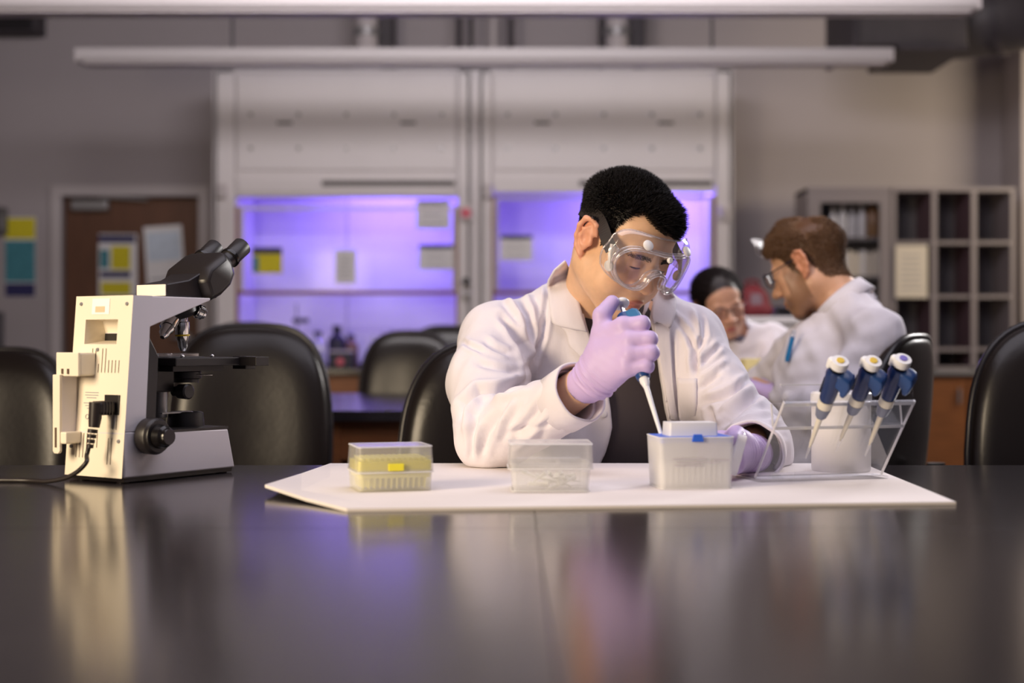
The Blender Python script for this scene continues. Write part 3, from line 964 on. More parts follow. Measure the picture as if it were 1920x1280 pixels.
# back panel with its pocket
ry0, ry1, rz0, rz1 = 0.030, 0.102, 0.208, 0.2455
dp = 0.042
o4 = [bp(0, 0.0085), bp(W, 0.0085), bp(W, 0.2815), bp(0, 0.2815)]
i4 = [bp(ry0, rz0), bp(ry1, rz0), bp(ry1, rz1), bp(ry0, rz1)]
p4 = [(bk(rz0) + dp, ry0 + 0.004, rz0 + 0.006), (bk(rz0) + dp, ry1 - 0.004, rz0 + 0.006), (bk(rz1) + dp * 0.7, ry1 - 0.004, rz1 - 0.002), (bk(rz1) + dp * 0.7, ry0 + 0.004, rz1 - 0.002)]
fs = []
for i in range(4):
    j = (i + 1) % 4
    fs += [(i, j, 4 + j, 4 + i), (4 + i, 4 + j, 8 + j, 8 + i)]
fs.append((8, 9, 10, 11))
bpn = part('back_panel', MB().add(o4 + i4 + p4, fs), 'enamel_warm_lit', ms)
for (y, z) in ((0.114, 0.2695), (0.012, 0.2685), (0.0705, 0.1995), (0.0115, 0.063), (0.116, 0.052)):
    part('screw', MB().cone(bp(y, z, 0.0), bp(y, z, 0.0018), 0.0032, 0.0026, 12), 'grey_metal', bpn, smooth=True)
lb = part('rating_label', MB().add([bp(0.050, 0.2535, 0.0006), bp(0.089, 0.2535, 0.0006), bp(0.089, 0.2775, 0.0006), bp(0.050, 0.2775, 0.0006)], [(0, 1, 2, 3)]), 'label_paper', bpn)
part('label_mark', MB().add([bp(0.060, 0.2565, 0.0010), bp(0.081, 0.2565, 0.0010), bp(0.081, 0.2655, 0.0010), bp(0.060, 0.2655, 0.0010)], [(0, 1, 2, 3)]), 'label_tan', bpn)


def slit(y, z0, z1):
    part('vent_slit', MB().add([bp(y - 0.0007, z0, 0.0004), bp(y + 0.0007, z0, 0.0004), bp(y + 0.0007, z1, 0.0004), bp(y - 0.0007, z1, 0.0004)], [(0, 1, 2, 3)]), 'vent_dark', bpn)


for k in range(12):
    y = 0.104 - k * 0.0075
    slit(y, 0.165, 0.2015 if k in (3, 4, 6, 7) else (0.178 if k == 5 else 0.184))
for k in range(7):
    slit(0.104 - k * 0.0075, 0.036 if k < 4 else 0.052, 0.073)
for k in (0, 1):
    slit(0.026 - k * 0.0075, 0.080, 0.118)
    slit(0.034 - k * 0.0075, 0.028, 0.067)
for k, (z, y0, y1) in enumerate(((0.134, 0.062, 0.092), (0.130, 0.062, 0.092), (0.126, 0.066, 0.088), (0.118, 0.056, 0.094), (0.114, 0.060, 0.090), (0.110, 0.064, 0.086))):
    part('small_print', MB().add([bp(y0, z, 0.0005), bp(y1, z, 0.0005), bp(y1, z + 0.0012, 0.0005), bp(y0, z + 0.0012, 0.0005)], [(0, 1, 2, 3)]), 'print_grey', bpn)
ring = MB().tube([bp(0.084 + 0.0035 * math.cos(2 * PI * i / 14), 0.098 + 0.0035 * math.sin(2 * PI * i / 14), 0.0006) for i in range(15)], 0.0005, 5, cap=False)
part('approval_mark', ring, 'print_grey', bpn)
# cable hook
hk = part('cable_hook', MB().rbox((bk(0.178) - 0.0315, 0.0975, 0.1775), (0.005, 0.05, 0.036), 0.0015), 'enamel_warm_lit', ms, bevel=0.002, seg=3)
hk2 = MB().prism([(0.073, 0.160), (0.122, 0.160), (0.122, 0.195), (0.073, 0.195)], bk(0.178) - 0.030, bk(0.178) + 0.0005, 'yz')
part('hook_block', hk2, 'enamel_warm_lit', ms, bevel=0.003, seg=3)
part('hook_bar', MB().prism([(0.1065, 0.046), (0.110, 0.0425), (0.119, 0.0425), (0.1225, 0.046), (0.1225, 0.162), (0.1065, 0.162)], bk(0.1) - 0.034, bk(0.1) - 0.029, 'yz'), 'enamel_warm_lit', ms, bevel=0.001)
part('hook_web', MB().prism([(0.1085, 0.058), (0.1125, 0.058), (0.1125, 0.162), (0.1085, 0.162)], bk(0.1) - 0.030, bk(0.1) - 0.0002, 'yz'), 'enamel_white', ms)
part('hook_foot', MB().box((bk(0.065) - 0.0145, 0.1045, 0.0665), (0.029, 0.020, 0.018)), 'enamel_warm_lit', ms, bevel=0.002)
for (y, z0, z1) in ((0.107, 0.163, 0.171), (0.094, 0.163, 0.171), (0.1145, 0.052, 0.082)):
    part('hook_slot', MB().box((bk(0.17) - (0.0345 if z0 > 0.1 else 0.0405), y, (z0 + z1) / 2), (0.0012, 0.0034, z1 - z0)), 'vent_dark', hk)
# socket, plug
so = part('power_socket', MB().box((bk(0.117) + 0.0, 0.030, 0.117), (0.004, 0.032, 0.030)), 'scope_black', ms, bevel=0.001)
pl = part('power_plug', MB().box((bk(0.115) - 0.018, 0.030, 0.113), (0.032, 0.021, 0.019)), 'cable_black', ms, bevel=0.004, seg=3, smooth=True)
for k in range(4):
    part('grip_rib', MB().box((bk(0.115) - 0.010 - k * 0.0055, 0.030, 0.113), (0.0018, 0.0225, 0.0205)), 'cable_black', pl)
part('plug_elbow', MB().tube([(bk(0.1) - 0.030, 0.030, 0.122), (bk(0.1) - 0.031, 0.031, 0.098), (bk(0.1) - 0.032, 0.032, 0.085)], [0.0100, 0.0095, 0.0080], 12), 'cable_black', ms, smooth=True)
for k in range(4):
    part('strain_relief', MB().tube([(bk(0.08) - 0.0325 - 0.0006 * k, 0.032 + 0.0012 * k, 0.082 - 0.0075 * k), (bk(0.08) - 0.0328 - 0.0006 * k, 0.0325 + 0.0012 * k, 0.077 - 0.0075 * k)], 0.0075 - 0.0008 * k, 12), 'cable_black', ms, smooth=True)
Minv = (Matrix.Translation(ms.location) @ Matrix.Rotation(S_, 4, 'Z')).inverted()
cp = [Vector((bk(0.08) - 0.0345, 0.0365, 0.060)), Vector((bk(0.08) - 0.037, 0.040, 0.044))] + [Minv @ P(*q) for q in ((162, 866, 2.085), (145, 884, 2.09), (122, 896, 2.10), (90, 902, 2.115), (50, 903.5, 2.135), (0, 903, 2.14), (-60, 902, 2.145), (-160, 900, 2.16))]


def catmull(p, n=6):
    out = []
    q = [p[0]] + list(p) + [p[-1]]
    for i in range(1, len(q) - 2):
        for k in range(n):
            t = k / n
            a, b, c, d = (Vector(v) for v in q[i - 1:i + 3])
            out.append(0.5 * ((2 * b) + (c - a) * t + (2 * a - 5 * b + 4 * c - d) * t * t + (3 * b - a - 3 * c + d) * t ** 3))
    out.append(Vector(p[-1]))
    return out


pts = catmull(cp)
for v in pts:
    v.z = max(v.z, 0.0036)
part('power_cord', MB().tube(pts, 0.0034, 10), 'cable_black', ms, smooth='all', label='black power cord trailing off to the left')
# stage and optics
part('column_face', MB().prism([(0.047, 0.080), (0.070, 0.080), (0.076, 0.190), (0.054, 0.225)], 0.004, W - 0.004, 'xz'), 'scope_black', ms, bevel=0.001)
part('stage_carrier', MB().box((0.105, 0.0635, 0.155), (0.075, 0.05, 0.045)), 'scope_black', ms, bevel=0.003)
st = part('stage', MB().box((0.185, 0.0635, 0.180), (0.155, 0.128, 0.013)), 'scope_black', ms, bevel=0.0015)
part('stage_edge', MB().box((0.262, 0.006, 0.180), (0.0015, 0.006, 0.0135)), 'chrome', st)
part('lower_stage_plate', MB().box((0.165, 0.0635, 0.1695), (0.11, 0.11, 0.009)), 'scope_black', st, bevel=0.001)
part('glass_slide', MB().box((0.168, 0.052, 0.1874), (0.076, 0.026, 0.0012)), 'lab_glass', ms)
part('slide_clip', MB().box((0.19, 0.088, 0.190), (0.09, 0.018, 0.006)), 'chrome', ms, bevel=0.001)
for q in ((0.15, 0.03), (0.215, 0.03), (0.23, 0.045)):
    part('stage_pin', MB().ball((q[0], q[1], 0.1885), 0.0032, 10, 6), 'chrome', st, smooth=True)
part('stage_rule_block', MB().box((0.268, 0.01, 0.1775), (0.022, 0.03, 0.021)), 'scope_black', ms, bevel=0.001)
part('stage_rule', MB().box((0.262, -0.012, 0.180), (0.030, 0.05, 0.0145), (0, 0, 0)), 'scope_black', ms, bevel=0.0008)
part('condenser', MB().lathe([(0.010, 0.146), (0.021, 0.146), (0.021, 0.151), (0.0245, 0.153), (0.0245, 0.163), (0.022, 0.165)], (0.190, 0.0635, 0), n=24), 'scope_black', ms, smooth=True)
part('condenser_lever', MB().cone((0.19, 0.04, 0.158), (0.214, 0.028, 0.158), 0.0012, 0.0012, 8), 'chrome', ms)
part('support_rod', MB().lathe([(0.011, 0.09), (0.011, 0.15)], (0.155, 0.085, 0), n=16), 'grey_metal', ms, smooth=True)
part('coaxial_knob', MB().lathe([(0.0, 0.0), (0.008, 0.0), (0.008, 0.012), (0.0115, 0.013), (0.0125, 0.032), (0.010, 0.034), (0, 0.034)], (0.150, 0.048, 0.133), (0, -1, 0), 20), 'scope_black', ms, smooth=True)
part('filter_lever', MB().box((0.150, 0.055, 0.0985), (0.044, 0.008, 0.0022)), 'grey_metal', ms)
il = part('illuminator', MB().lathe([(0.030, 0.073), (0.030, 0.078), (0.028, 0.097), (0.024, 0.099), (0.020, 0.0985), (0.020, 0.094), (0, 0.094)], (0.190, 0.0635, 0), n=28), 'scope_black', ms, smooth=True)
part('field_lens', MB().lathe([(0.019, 0.0945), (0.012, 0.0985), (0, 0.1)], (0.190, 0.0635, 0), n=20), 'chrome', il, smooth=True)
part('base_plate', MB().prism([(0.055, 0.0), (0.222, 0.0), (0.222, W), (0.055, W)], 0.0715, 0.0755), 'scope_black', ms)
# focus knobs on the viewer's side and the far side
for s, y0 in ((-1, 0.0), (1, W)):
    ck = part('coarse_focus_knob', MB().lathe([(0.0, 0.0), (0.024, 0.0), (0.0275, 0.003), (0.028, 0.020), (0.0265, 0.023), (0.025, 0.024), (0.024, 0.027), (0, 0.028)], (0.049, y0, 0.0695), (0, s, 0), 32), 'scope_black', ms, smooth=True)
    part('fine_focus_knob', MB().lathe([(0.017, 0.026), (0.0185, 0.028), (0.0165, 0.040), (0.013, 0.043), (0.0125, 0.0475), (0.0115, 0.049), (0, 0.049)], (0.049, y0, 0.0695), (0, s, 0), 28), 'black_gloss', ck, smooth=True)
# nosepiece and objectives
np_c = Vector((0.172, 0.0635, 0.262))
ax = Vector((0.30, 0, -1)).normalized()
part('nosepiece', MB().lathe([(0, -0.014), (0.022, -0.014), (0.030, -0.006), (0.031, 0.004), (0.024, 0.011), (0, 0.013)], np_c, ax, 28), 'scope_black', ms, smooth=True)


def objective(a, d, L, r, band):
    a, d = Vector(a), Vector(d).normalized()
    o = part('objective', MB().lathe([(r * 0.8, 0), (r * 0.8, L * 0.12), (r, L * 0.14), (r, L * 0.6), (r * 0.72, L * 0.72), (r * 0.7, L * 0.86), (r * 0.36, L), (0, L)], a, d, 20), 'chrome', ms, smooth=True)
    part('colour_band', MB().lathe([(r * 1.01, L * 0.5), (r * 1.01, L * 0.55)], a, d, 20), band, o, smooth=True)


objective((0.181, 0.0635, 0.2505), (0.06, 0, -1), 0.054, 0.0118, 'dot_yellow')
objective((0.158, 0.055, 0.252), (-0.72, -0.2, -0.68), 0.050, 0.0105, 'scope_black')
objective((0.180, 0.088, 0.252), (0.1, 0.62, -0.8), 0.038, 0.0105, 'rack_blue')
objective((0.195, 0.045, 0.262), (0.75, -0.25, -0.30), 0.018, 0.012, 'scope_black')
# binocular head
hb = part('head_base', MB().prism([(0.118, 0.2825), (0.118, 0.302), (0.165, 0.310), (0.20, 0.327), (0.243, 0.300), (0.226, 0.2825)], 0.030, 0.097, 'xz'), 'scope_black', ms, bevel=0.002, seg=2, smooth=True)
part('head_rear_plate', MB().box((0.1165, 0.0635, 0.2925), (0.002, 0.0645, 0.018)), 'enamel_warm_lit', hb, bevel=0.0006)
part('head_dovetail', MB().lathe([(0.034, 0.2735), (0.034, 0.284)], (0.178, 0.0635, 0), n=28), 'scope_black', ms, smooth=True)
u = Vector((math.cos(rad(36)), 0, math.sin(rad(36))))
vv = Vector((-u.z, 0, u.x))
c0 = Vector((0.205, 0.0635, 0.309))
hp = [(-0.030, -0.024), (0.0, -0.031), (0.03, -0.030), (0.05, -0.020), (0.056, 0.004), (0.050, 0.022), (0.0, 0.025), (-0.022, 0.012)]
hs_ = MB()
nn = len(hp)
vs = []
for y, k in ((0.012, 0.72), (0.020, 0.93), (0.030, 1.0), (0.097, 1.0), (0.107, 0.93), (0.115, 0.72)):
    vs += [tuple(c0 + u * (a * k + 0.004) + vv * (b * k) + Vector((0, y - 0.0635, 0))) for a, b in hp]
fs = [tuple(range(nn - 1, -1, -1)), tuple(range(5 * nn, 6 * nn))]
for r_ in range(5):
    for i in range(nn):
        j = (i + 1) % nn
        fs.append((r_ * nn + i, r_ * nn + j, (r_ + 1) * nn + j, (r_ + 1) * nn + i))
part('prism_housing', hs_.add(vs, fs), 'scope_black', ms, bevel=0.003, seg=2, smooth=True)
for y in (0.033, 0.094):
    a = c0 + u * 0.045 + vv * 0.001 + Vector((0, y - 0.0635, 0))
    ey = part('eyepiece', MB().lathe([(0.0165, 0.0), (0.0165, 0.006), (0.0145, 0.007), (0.0145, 0.020), (0.0165, 0.021), (0.0165, 0.026), (0.0155, 0.027), (0.0160, 0.058), (0.0145, 0.060), (0.010, 0.060), (0.0095, 0.057), (0, 0.057)], a, u, 28), 'scope_black', ms, smooth=True)
    part('dioptre_ring', MB().lathe([(0.0170, 0.0205), (0.0174, 0.0235), (0.0170, 0.0265)], a, u, 28), 'black_gloss', ey, smooth=True)


# --- tip boxes
def rect_shell(w, d, z0, z1, wall, draft=0.0, floor_=True, top=False, r=0.006):
    """open box: rounded outline, thin wall; closed at the bottom (or at the top for a lid)"""
    def out(w_, d_):
        pts = []
        hx, hy = w_ / 2 - r, d_ / 2 - r
        for cx, cy, a0 in ((hx, hy, 0), (-hx, hy, 90), (-hx, -hy, 180), (hx, -hy, 270)):
            for i in range(4):
                a = rad(a0 + 30 * i)
                pts.append((cx + r * math.cos(a), cy + r * math.sin(a)))
        return pts
    mb = MB()
    if not top:
        loops = [(out(w - 2 * draft, d - 2 * draft), z0), (out(w, d), z1), (out(w - 2 * wall, d - 2 * wall), z1), (out(w - 2 * draft - 2 * wall, d - 2 * draft - 2 * wall), z0 + wall)]
    else:
        loops = [(out(w - 2 * draft, d - 2 * draft), z1), (out(w, d), z0), (out(w - 2 * wall, d - 2 * wall), z0), (out(w - 2 * draft - 2 * wall, d - 2 * draft - 2 * wall), z1 - wall)]
    n = 16
    vs, fs = [], []
    for lp, z in loops:
        vs += [(x, y, z) for x, y in lp]
    for k in range(3):
        for i in range(n):
            j = (i + 1) % n
            fs.append((k * n + i, k * n + j, (k + 1) * n + j, (k + 1) * n + i))
    fs.append(tuple(range(n)))
    fs.append(tuple(range(3 * n, 4 * n)))
    return mb.add(vs, fs)


def tip_field(w, d, z0, z1, nx, ny, r):
    mb = MB()
    for i in range(nx):
        for j in range(ny):
            x, y = -w / 2 + w * (i + 0.5) / nx, -d / 2 + d * (j + 0.5) / ny
            mb.cone((x, y, z0), (x, y, z1), r * 0.35, r, 6)
    return mb


# yellow rack box, left
b1 = thing('tip_box', 'closed clear tip box with a yellow rack, left of the three boxes', 'tip box', (-0.172, 2.005, MZ), rad(16), 'pipette tip boxes on the white pad')
part('box_base', rect_shell(0.106, 0.084, 0.0, 0.030, 0.0018, 0.002), 'base_clear_yellow', b1, smooth=True)
part('rack_plate', MB().rbox((0, 0, 0.0350), (0.103, 0.081, 0.0135), 0.005), 'rack_yellow', b1, smooth=True)
part('rack_skirt', MB().rbox((0, 0, 0.0235), (0.0995, 0.0775, 0.009), 0.005), 'tip_yellow', b1, smooth=True)
tf = part('tips', tip_field(0.094, 0.071, 0.004, 0.019, 12, 8, 0.0026), 'tip_yellow', b1)
tf['kind'] = 'stuff'
tf = part('tip_collars', tip_field(0.094, 0.071, 0.042, 0.046, 12, 8, 0.0034), 'tip_yellow', b1)
tf['kind'] = 'stuff'
part('latch', MB().box((0.0, -0.0445, 0.034), (0.022, 0.002, 0.010)), 'rack_yellow', b1, bevel=0.0008)
part('lid', rect_shell(0.1085, 0.0865, 0.026, 0.0625, 0.0016, 0.002, top=True), 'lid_clear', b1, smooth=True)
clear_mat('plastic_edge', (0.99, 0.99, 0.99), 0.1, 0.2, cloud=0.6, cloud_col=(0.99, 0.98, 0.98), edge=0.4)


def edge_ring(nm, par, w, d, z, r_=0.0009, m='plastic_edge', c=0.006):
    pts = []
    for cx, cy, a0 in ((w / 2 - c, d / 2 - c, 0), (-w / 2 + c, d / 2 - c, 90), (-w / 2 + c, -d / 2 + c, 180), (w / 2 - c, -d / 2 + c, 270)):
        for i in range(4):
            a = rad(a0 + 30 * i)
            pts.append((cx + c * math.cos(a), cy + c * math.sin(a), z))
    return part(nm, MB().tube(pts + [pts[0]], r_, 6, cap=False), m, par, smooth='all')


edge_ring('lid_edge', b1, 0.1085, 0.0865, 0.0265)
edge_ring('lid_top_edge', b1, 0.1045, 0.0825, 0.0618)
# clear box with loose tips, middle
b2 = thing('tip_box', 'closed clear box holding loose pipette tips, middle of the three boxes', 'tip box', (0.0525, 1.992, MZ), rad(1.5), 'pipette tip boxes on the white pad')
part('box_base', rect_shell(0.110, 0.084, 0.0, 0.040, 0.0018, 0.003), 'base_clear', b2, smooth=True)
part('inner_frame', MB().tube([(-0.045, 0.03, 0.004), (-0.045, 0.03, 0.042), (0.045, 0.03, 0.042), (0.045, 0.03, 0.004)], 0.0015, 6), 'lid_clear', b2)
part('divider', MB().box((0.012, 0.0, 0.024), (0.0016, 0.074, 0.036)), 'lid_clear', b2)
part('lid', rect_shell(0.1165, 0.0885, 0.032, 0.0675, 0.0016, 0.0015, top=True), 'lid_clear', b2, smooth=True)
lid_rim = part('lid_rim', MB().tube([(-0.0565, -0.043, 0.066), (0.0565, -0.043, 0.066)], 0.0012, 6), 'lid_clear', b2)
edge_ring('lid_edge', b2, 0.1165, 0.0885, 0.0325)
edge_ring('lid_top_edge', b2, 0.1135, 0.0855, 0.0668)
edge_ring('base_edge', b2, 0.1075, 0.0815, 0.002)
rt = random.Random(3)
for i in range(18):
    x, y = rt.uniform(-0.040, 0.040), rt.uniform(-0.026, 0.026)
    a, el_ = rt.uniform(0, 2 * PI), rt.uniform(-0.5, 0.5)
    dv = Vector((math.cos(a) * math.cos(el_), 0.6 * math.sin(a) * math.cos(el_), abs(math.sin(el_)))).normalized()
    c = Vector((0.0525 + x * 0.8, 1.992 + y * 0.8, MZ + 0.0065 + 0.0008 * i))
    o = part('pipette_tip', MB().lathe([(0.0006, -0.016), (0.0018, 0.0), (0.0026, 0.008), (0.0033, 0.0085), (0.0033, 0.014)], c, dv, 8), 'tip_plastic', None, smooth=True)
    tag(o, 'loose white pipette tip lying in the clear middle box', 'pipette tip', 'loose tips in the clear middle box')
# tall box with a blue rack, right
b3 = thing('tip_box', 'open tall milky tip box with a blue rack and white tray, right of three', 'tip box', (0.2545, 2.036, MZ), rad(8), 'pipette tip boxes on the white pad')
part('box_base', rect_shell(0.108, 0.082, 0.0, 0.0728, 0.0018, 0.003), 'base_milky', b3, smooth=True)
part('rack_plate', MB().rbox((0, 0, 0.0695), (0.1035, 0.0775, 0.0085), 0.005), 'rack_blue', b3, smooth=True)
tf = part('tips', tip_field(0.094, 0.070, 0.006, 0.036, 12, 8, 0.0028), 'tip_plastic', b3)
tf['kind'] = 'stuff'
part('white_tray', rect_shell(0.071, 0.045, 0.0738, 0.0925, 0.0022, 0.001, top=True, r=0.003), 'pip_white', b3, smooth=True)
part('latch', MB().prism([(-0.0085, 0.067), (0.0085, 0.067), (0.006, 0.0775), (-0.006, 0.0775)], -0.0445, -0.041, 'xz'), 'rack_blue', b3, bevel=0.0006)
for k, (x0, x1, z) in enumerate(((-0.036, 0.012, 0.043), (-0.030, 0.030, 0.038), (-0.034, 0.006, 0.034), (0.022, 0.048, 0.041))):
    part('printed_line', MB().box(((x0 + x1) / 2, -0.0411, z), (x1 - x0, 0.0006, 0.0012)), 'print_light', b3)

edge_ring('box_edge', b3, 0.108, 0.082, 0.0728)
edge_ring('base_edge', b3, 0.1022, 0.0765, 0.001)
# --- white jar behind the stand
jr = thing('sample_jar', 'plain white cylindrical jar behind the clear pipette stand', 'jar', (P(1577, 0, 2.29).x, 2.29, MZ))
part('body', MB().lathe([(0, 0), (0.0455, 0), (0.047, 0.003), (0.047, 0.112), (0.044, 0.115), (0, 0.115)], n=40), 'jar_white', jr, smooth=True)
part('cap', MB().lathe([(0.0478, 0.108), (0.0485, 0.110), (0.0485, 0.124), (0.046, 0.127), (0, 0.127)], n=40), 'pip_white', jr, smooth=True)


# --- clear stand with three pipettes: local x along its length, local -y towards the viewer
PS = rad(16)
sb = thing('pipette_stand', 'clear acrylic stand holding three blue pipettes', 'pipette stand', (0.366, 2.095, MZ), PS)
L = 0.212
TH = 0.004
part('base_plate', MB().box((L / 2, 0.050, TH / 2), (L, 0.10, TH)), 'acrylic', sb)
for s in (0.0, 1.0):
    pass
tl = rad(39)
up = Vector((0, -math.sin(tl), math.cos(tl)))      # the panel leans towards the viewer
nrm = Vector((0, -math.cos(tl), -math.sin(tl)))
b0 = Vector((0, 0.018, TH))
H = 0.149


def slab(p, ex, ey, ez):
    """box from corner p along three edge vectors"""
    p, ex, ey, ez = (Vector(q) for q in (p, ex, ey, ez))
    vs = [p + ex * a + ey * b + ez * c for a in (0, 1) for b in (0, 1) for c in (0, 1)]
    return MB().add(vs, [(0, 1, 3, 2), (4, 6, 7, 5), (0, 4, 5, 1), (2, 3, 7, 6), (0, 2, 6, 4), (1, 5, 7, 3)])


part('leaning_panel', slab(b0, (L, 0, 0), up * H, nrm * -TH), 'acrylic', sb)
for x in (0.0, L - 0.0014):
    part('panel_edge', slab(b0 + Vector((x, 0, 0)) + nrm * 0.0003, (0.0014, 0, 0), up * H, nrm * -(TH + 0.0006)), 'acrylic_edge', sb)
tp = b0 + up * H
part('top_lip', slab(tp, (L, 0, 0), (0, 0.010, 0.026), (0, TH, 0)), 'acrylic', sb)
part('lip_edge', slab(tp + Vector((0, 0.0092, 0.0250)), (L, 0, 0), (0, 0, 0.0014), (0, TH + 0.0006, 0)), 'acrylic_edge', sb)


def shelf(z, depth, nm):
    """a level shelf behind the leaning panel"""
    q = b0 + up * (z / math.cos(tl))
    o = part(nm, MB().box((L / 2, q.y + TH + depth / 2, q.z), (L, depth, TH)), 'acrylic', sb)
    part('shelf_edge', MB().box((L / 2, q.y + 0.0010, q.z), (L, 0.0014, TH + 0.0006)), 'acrylic_edge', o)
    return q, o


q1, o1 = shelf(0.113, 0.034, 'upper_shelf')
q2, o2 = shelf(0.078, 0.006, 'lower_ledge')
bA, bB = Vector((0, q1.y + TH + 0.034, q1.z)), Vector((0, q2.y + TH, q2.z))
part('brace_panel', slab(bB, (L, 0, 0), bA - bB, (0, 0.003, 0)), 'acrylic', sb)
for x in (0.0, L - 0.0014):
    part('brace_edge', slab(bB + Vector((x, -0.0002, 0)), (0.0014, 0, 0), bA - bB, (0, 0.0034, 0)), 'acrylic_edge', sb)


def pipette(name, label, cat, tip, top, dot, group=None, held=False, face=None):
    tip, top = Vector(tip), Vector(top)
    Lp = (top - tip).length
    t = thing(name, label, cat, tip, 0, group)
    z = (top - tip).normalized()
    f = Vector(face if face is not None else (0.75, -0.55, 0))
    f = (f - z * f.dot(z)).normalized()
    R = Matrix((f, z.cross(f), z)).transposed()
    t.rotation_euler = R.to_euler()
    k = Lp
    sh = 0.36 if not held else 0.43
    part('tip_cone', MB().lathe([(0.0014, 0), (0.0022, 0.04 * k), (0.0028, 0.045 * k), (0.0046, sh * k)], n=14), 'pip_cream' if not held else 'pip_white', t, smooth=True)
    part('tip_end', MB().lathe([(0.0012, -0.022), (0.0026, 0.02 * k)], n=10), 'lid_clear' if not held else 'pip_white', t, smooth=True)
    if not held:
        part('grey_collar', MB().lathe([(0.0065, sh * k), (0.0085, (sh + 0.02) * k), (0.0112, (sh + 0.12) * k)], n=20), 'pip_grey', t, smooth=True)
        part('volume_window', MB().lathe([(0.0105, (sh + 0.12) * k), (0.0112, (sh + 0.13) * k), (0.0108, (sh + 0.20) * k)], n=20), 'pip_cream', t, smooth=True)
        s1 = sh + 0.20
    else:
        part('ejector_sleeve', MB().lathe([(0.0046, (sh - 0.06) * k), (0.0075, (sh - 0.02) * k), (0.0075, sh * k)], n=18), 'pip_white', t, smooth=True)
        s1 = sh
    bd = MB().lathe([(0.0098, s1 * k), (0.0112, (s1 + 0.02) * k), (0.0125, (s1 + 0.2) * k), (0.0142, (0.85) * k), (0.012, 0.895 * k), (0, 0.9 * k)], n=22)
    part('barrel', bd, 'pip_blue' if held else 'pip_navy', t, smooth=True)
    # finger hook: a broad shaped lobe that droops on the face side
    hm = MB()
    pr = [(0.004, 0.895), (0.0165, 0.90), (0.0245, 0.88), (0.0275, 0.82), (0.0260, 0.73), (0.0225, 0.685), (0.0180, 0.69), (0.0145, 0.74), (0.006, 0.77)]
    rows = []
    for yy, kk in ((-0.0125, 0.84), (-0.0100, 0.96), (0, 1.0), (0.0100, 0.96), (0.0125, 0.84)):
        cxm_, czm_ = 0.014, 0.83
        rows += [((cxm_ + (a - cxm_) * kk), yy, (czm_ + (b - czm_) * kk) * k) for a, b in pr]
    m = len(pr)
    fs = [tuple(range(m - 1, -1, -1)), tuple(range(4 * m, 5 * m))]
    for r_ in range(4):
        for i in range(m):
            j = (i + 1) % m
            fs.append((r_ * m + i, r_ * m + j, (r_ + 1) * m + j, (r_ + 1) * m + i))
    part('finger_hook', hm.add(rows, fs), 'pip_hook_blue' if held else 'pip_blue', t, bevel=0.0015, smooth=True)
    part('stem', MB().lathe([(0.0095, 0.89 * k), (0.0095, 0.905 * k), (0.0035, 0.908 * k), (0.0035, 0.965 * k)], n=16), 'black_gloss' if not held else 'chrome', t, smooth=True)
    bt = part('plunger_button', MB().lathe([(0.0035, 0.968 * k if held else 0.925 * k), (0.0120, (0.972 if held else 0.93) * k), (0.0136 if held else 0.0125, (0.980 if held else 0.945) * k), (0.0136 if held else 0.0125, 0.988 * k), (0.0118, k), (0, 1.003 * k)], n=24), 'pip_white', t, smooth=True)
    if dot:
        part('colour_dot', MB().lathe([(0.0058, 0.998 * k), (0.0055, 1.010 * k), (0, 1.011 * k)], n=18), dot, bt)
        part('ejector_button', MB().lathe([(0.006, 0.88 * k), (0.0065, 0.955 * k), (0.005, 0.97 * k), (0, 0.973 * k)], (-0.0115, 0.004, 0), n=14), 'pip_white', t, smooth=True)
        part('scale_window', MB().box((-0.0118, 0.001, (s1 + 0.14) * k), (0.004, 0.008, 0.028)), 'black_gloss', t, bevel=0.001)
    return t


gP = 'blue pipettes hanging in the clear stand'
pipette('pipette', 'blue pipette with yellow dot on its button, left of three in stand', 'pipette', P(1518, 838, 2.078), P(1576, 676, 1.972), 'dot_yellow', gP)
pipette('pipette', 'blue pipette with yellow dot on its button, middle of three in stand', 'pipette', P(1575, 826, 2.090), P(1638, 676, 1.986), 'dot_yellow', gP)
pipette('pipette', 'blue pipette with violet dot on its button, right of three in stand', 'pipette', P(1630, 834, 2.104), P(1694, 672, 2.0), 'dot_violet', gP)
PT_TIP, PT_TOP = P(1243, 826, 2.064), P(1163, 566, 2.216)
pipette('pipette', 'blue pipette with white shaft held in the gloved right hand', 'pipette', PT_TIP, PT_TOP, None, None, True, face=(0.9, -0.35, 0.2))
# ------------------------------------------------------------------ people: smooth bodies grown from distance fields


def axis(lo, hi, coarse, fine=None):
    """grid lines; fine = (a, b, step) refines one stretch"""
    if not fine:
        return np.arange(lo, hi + coarse, coarse).astype(np.float32)
    a, b, st = fine
    a, b = max(a, lo), min(b, hi)
    p = []
    if a > lo:
        p.append(np.linspace(lo, a, max(2, int(round((a - lo) / coarse))), endpoint=False))
    p.append(np.linspace(a, b, max(2, int(round((b - a) / st))), endpoint=False))
    if b < hi:
        p.append(np.linspace(b, hi, max(2, int(round((hi - b) / coarse)))))
    return np.concatenate(p).astype(np.float32)


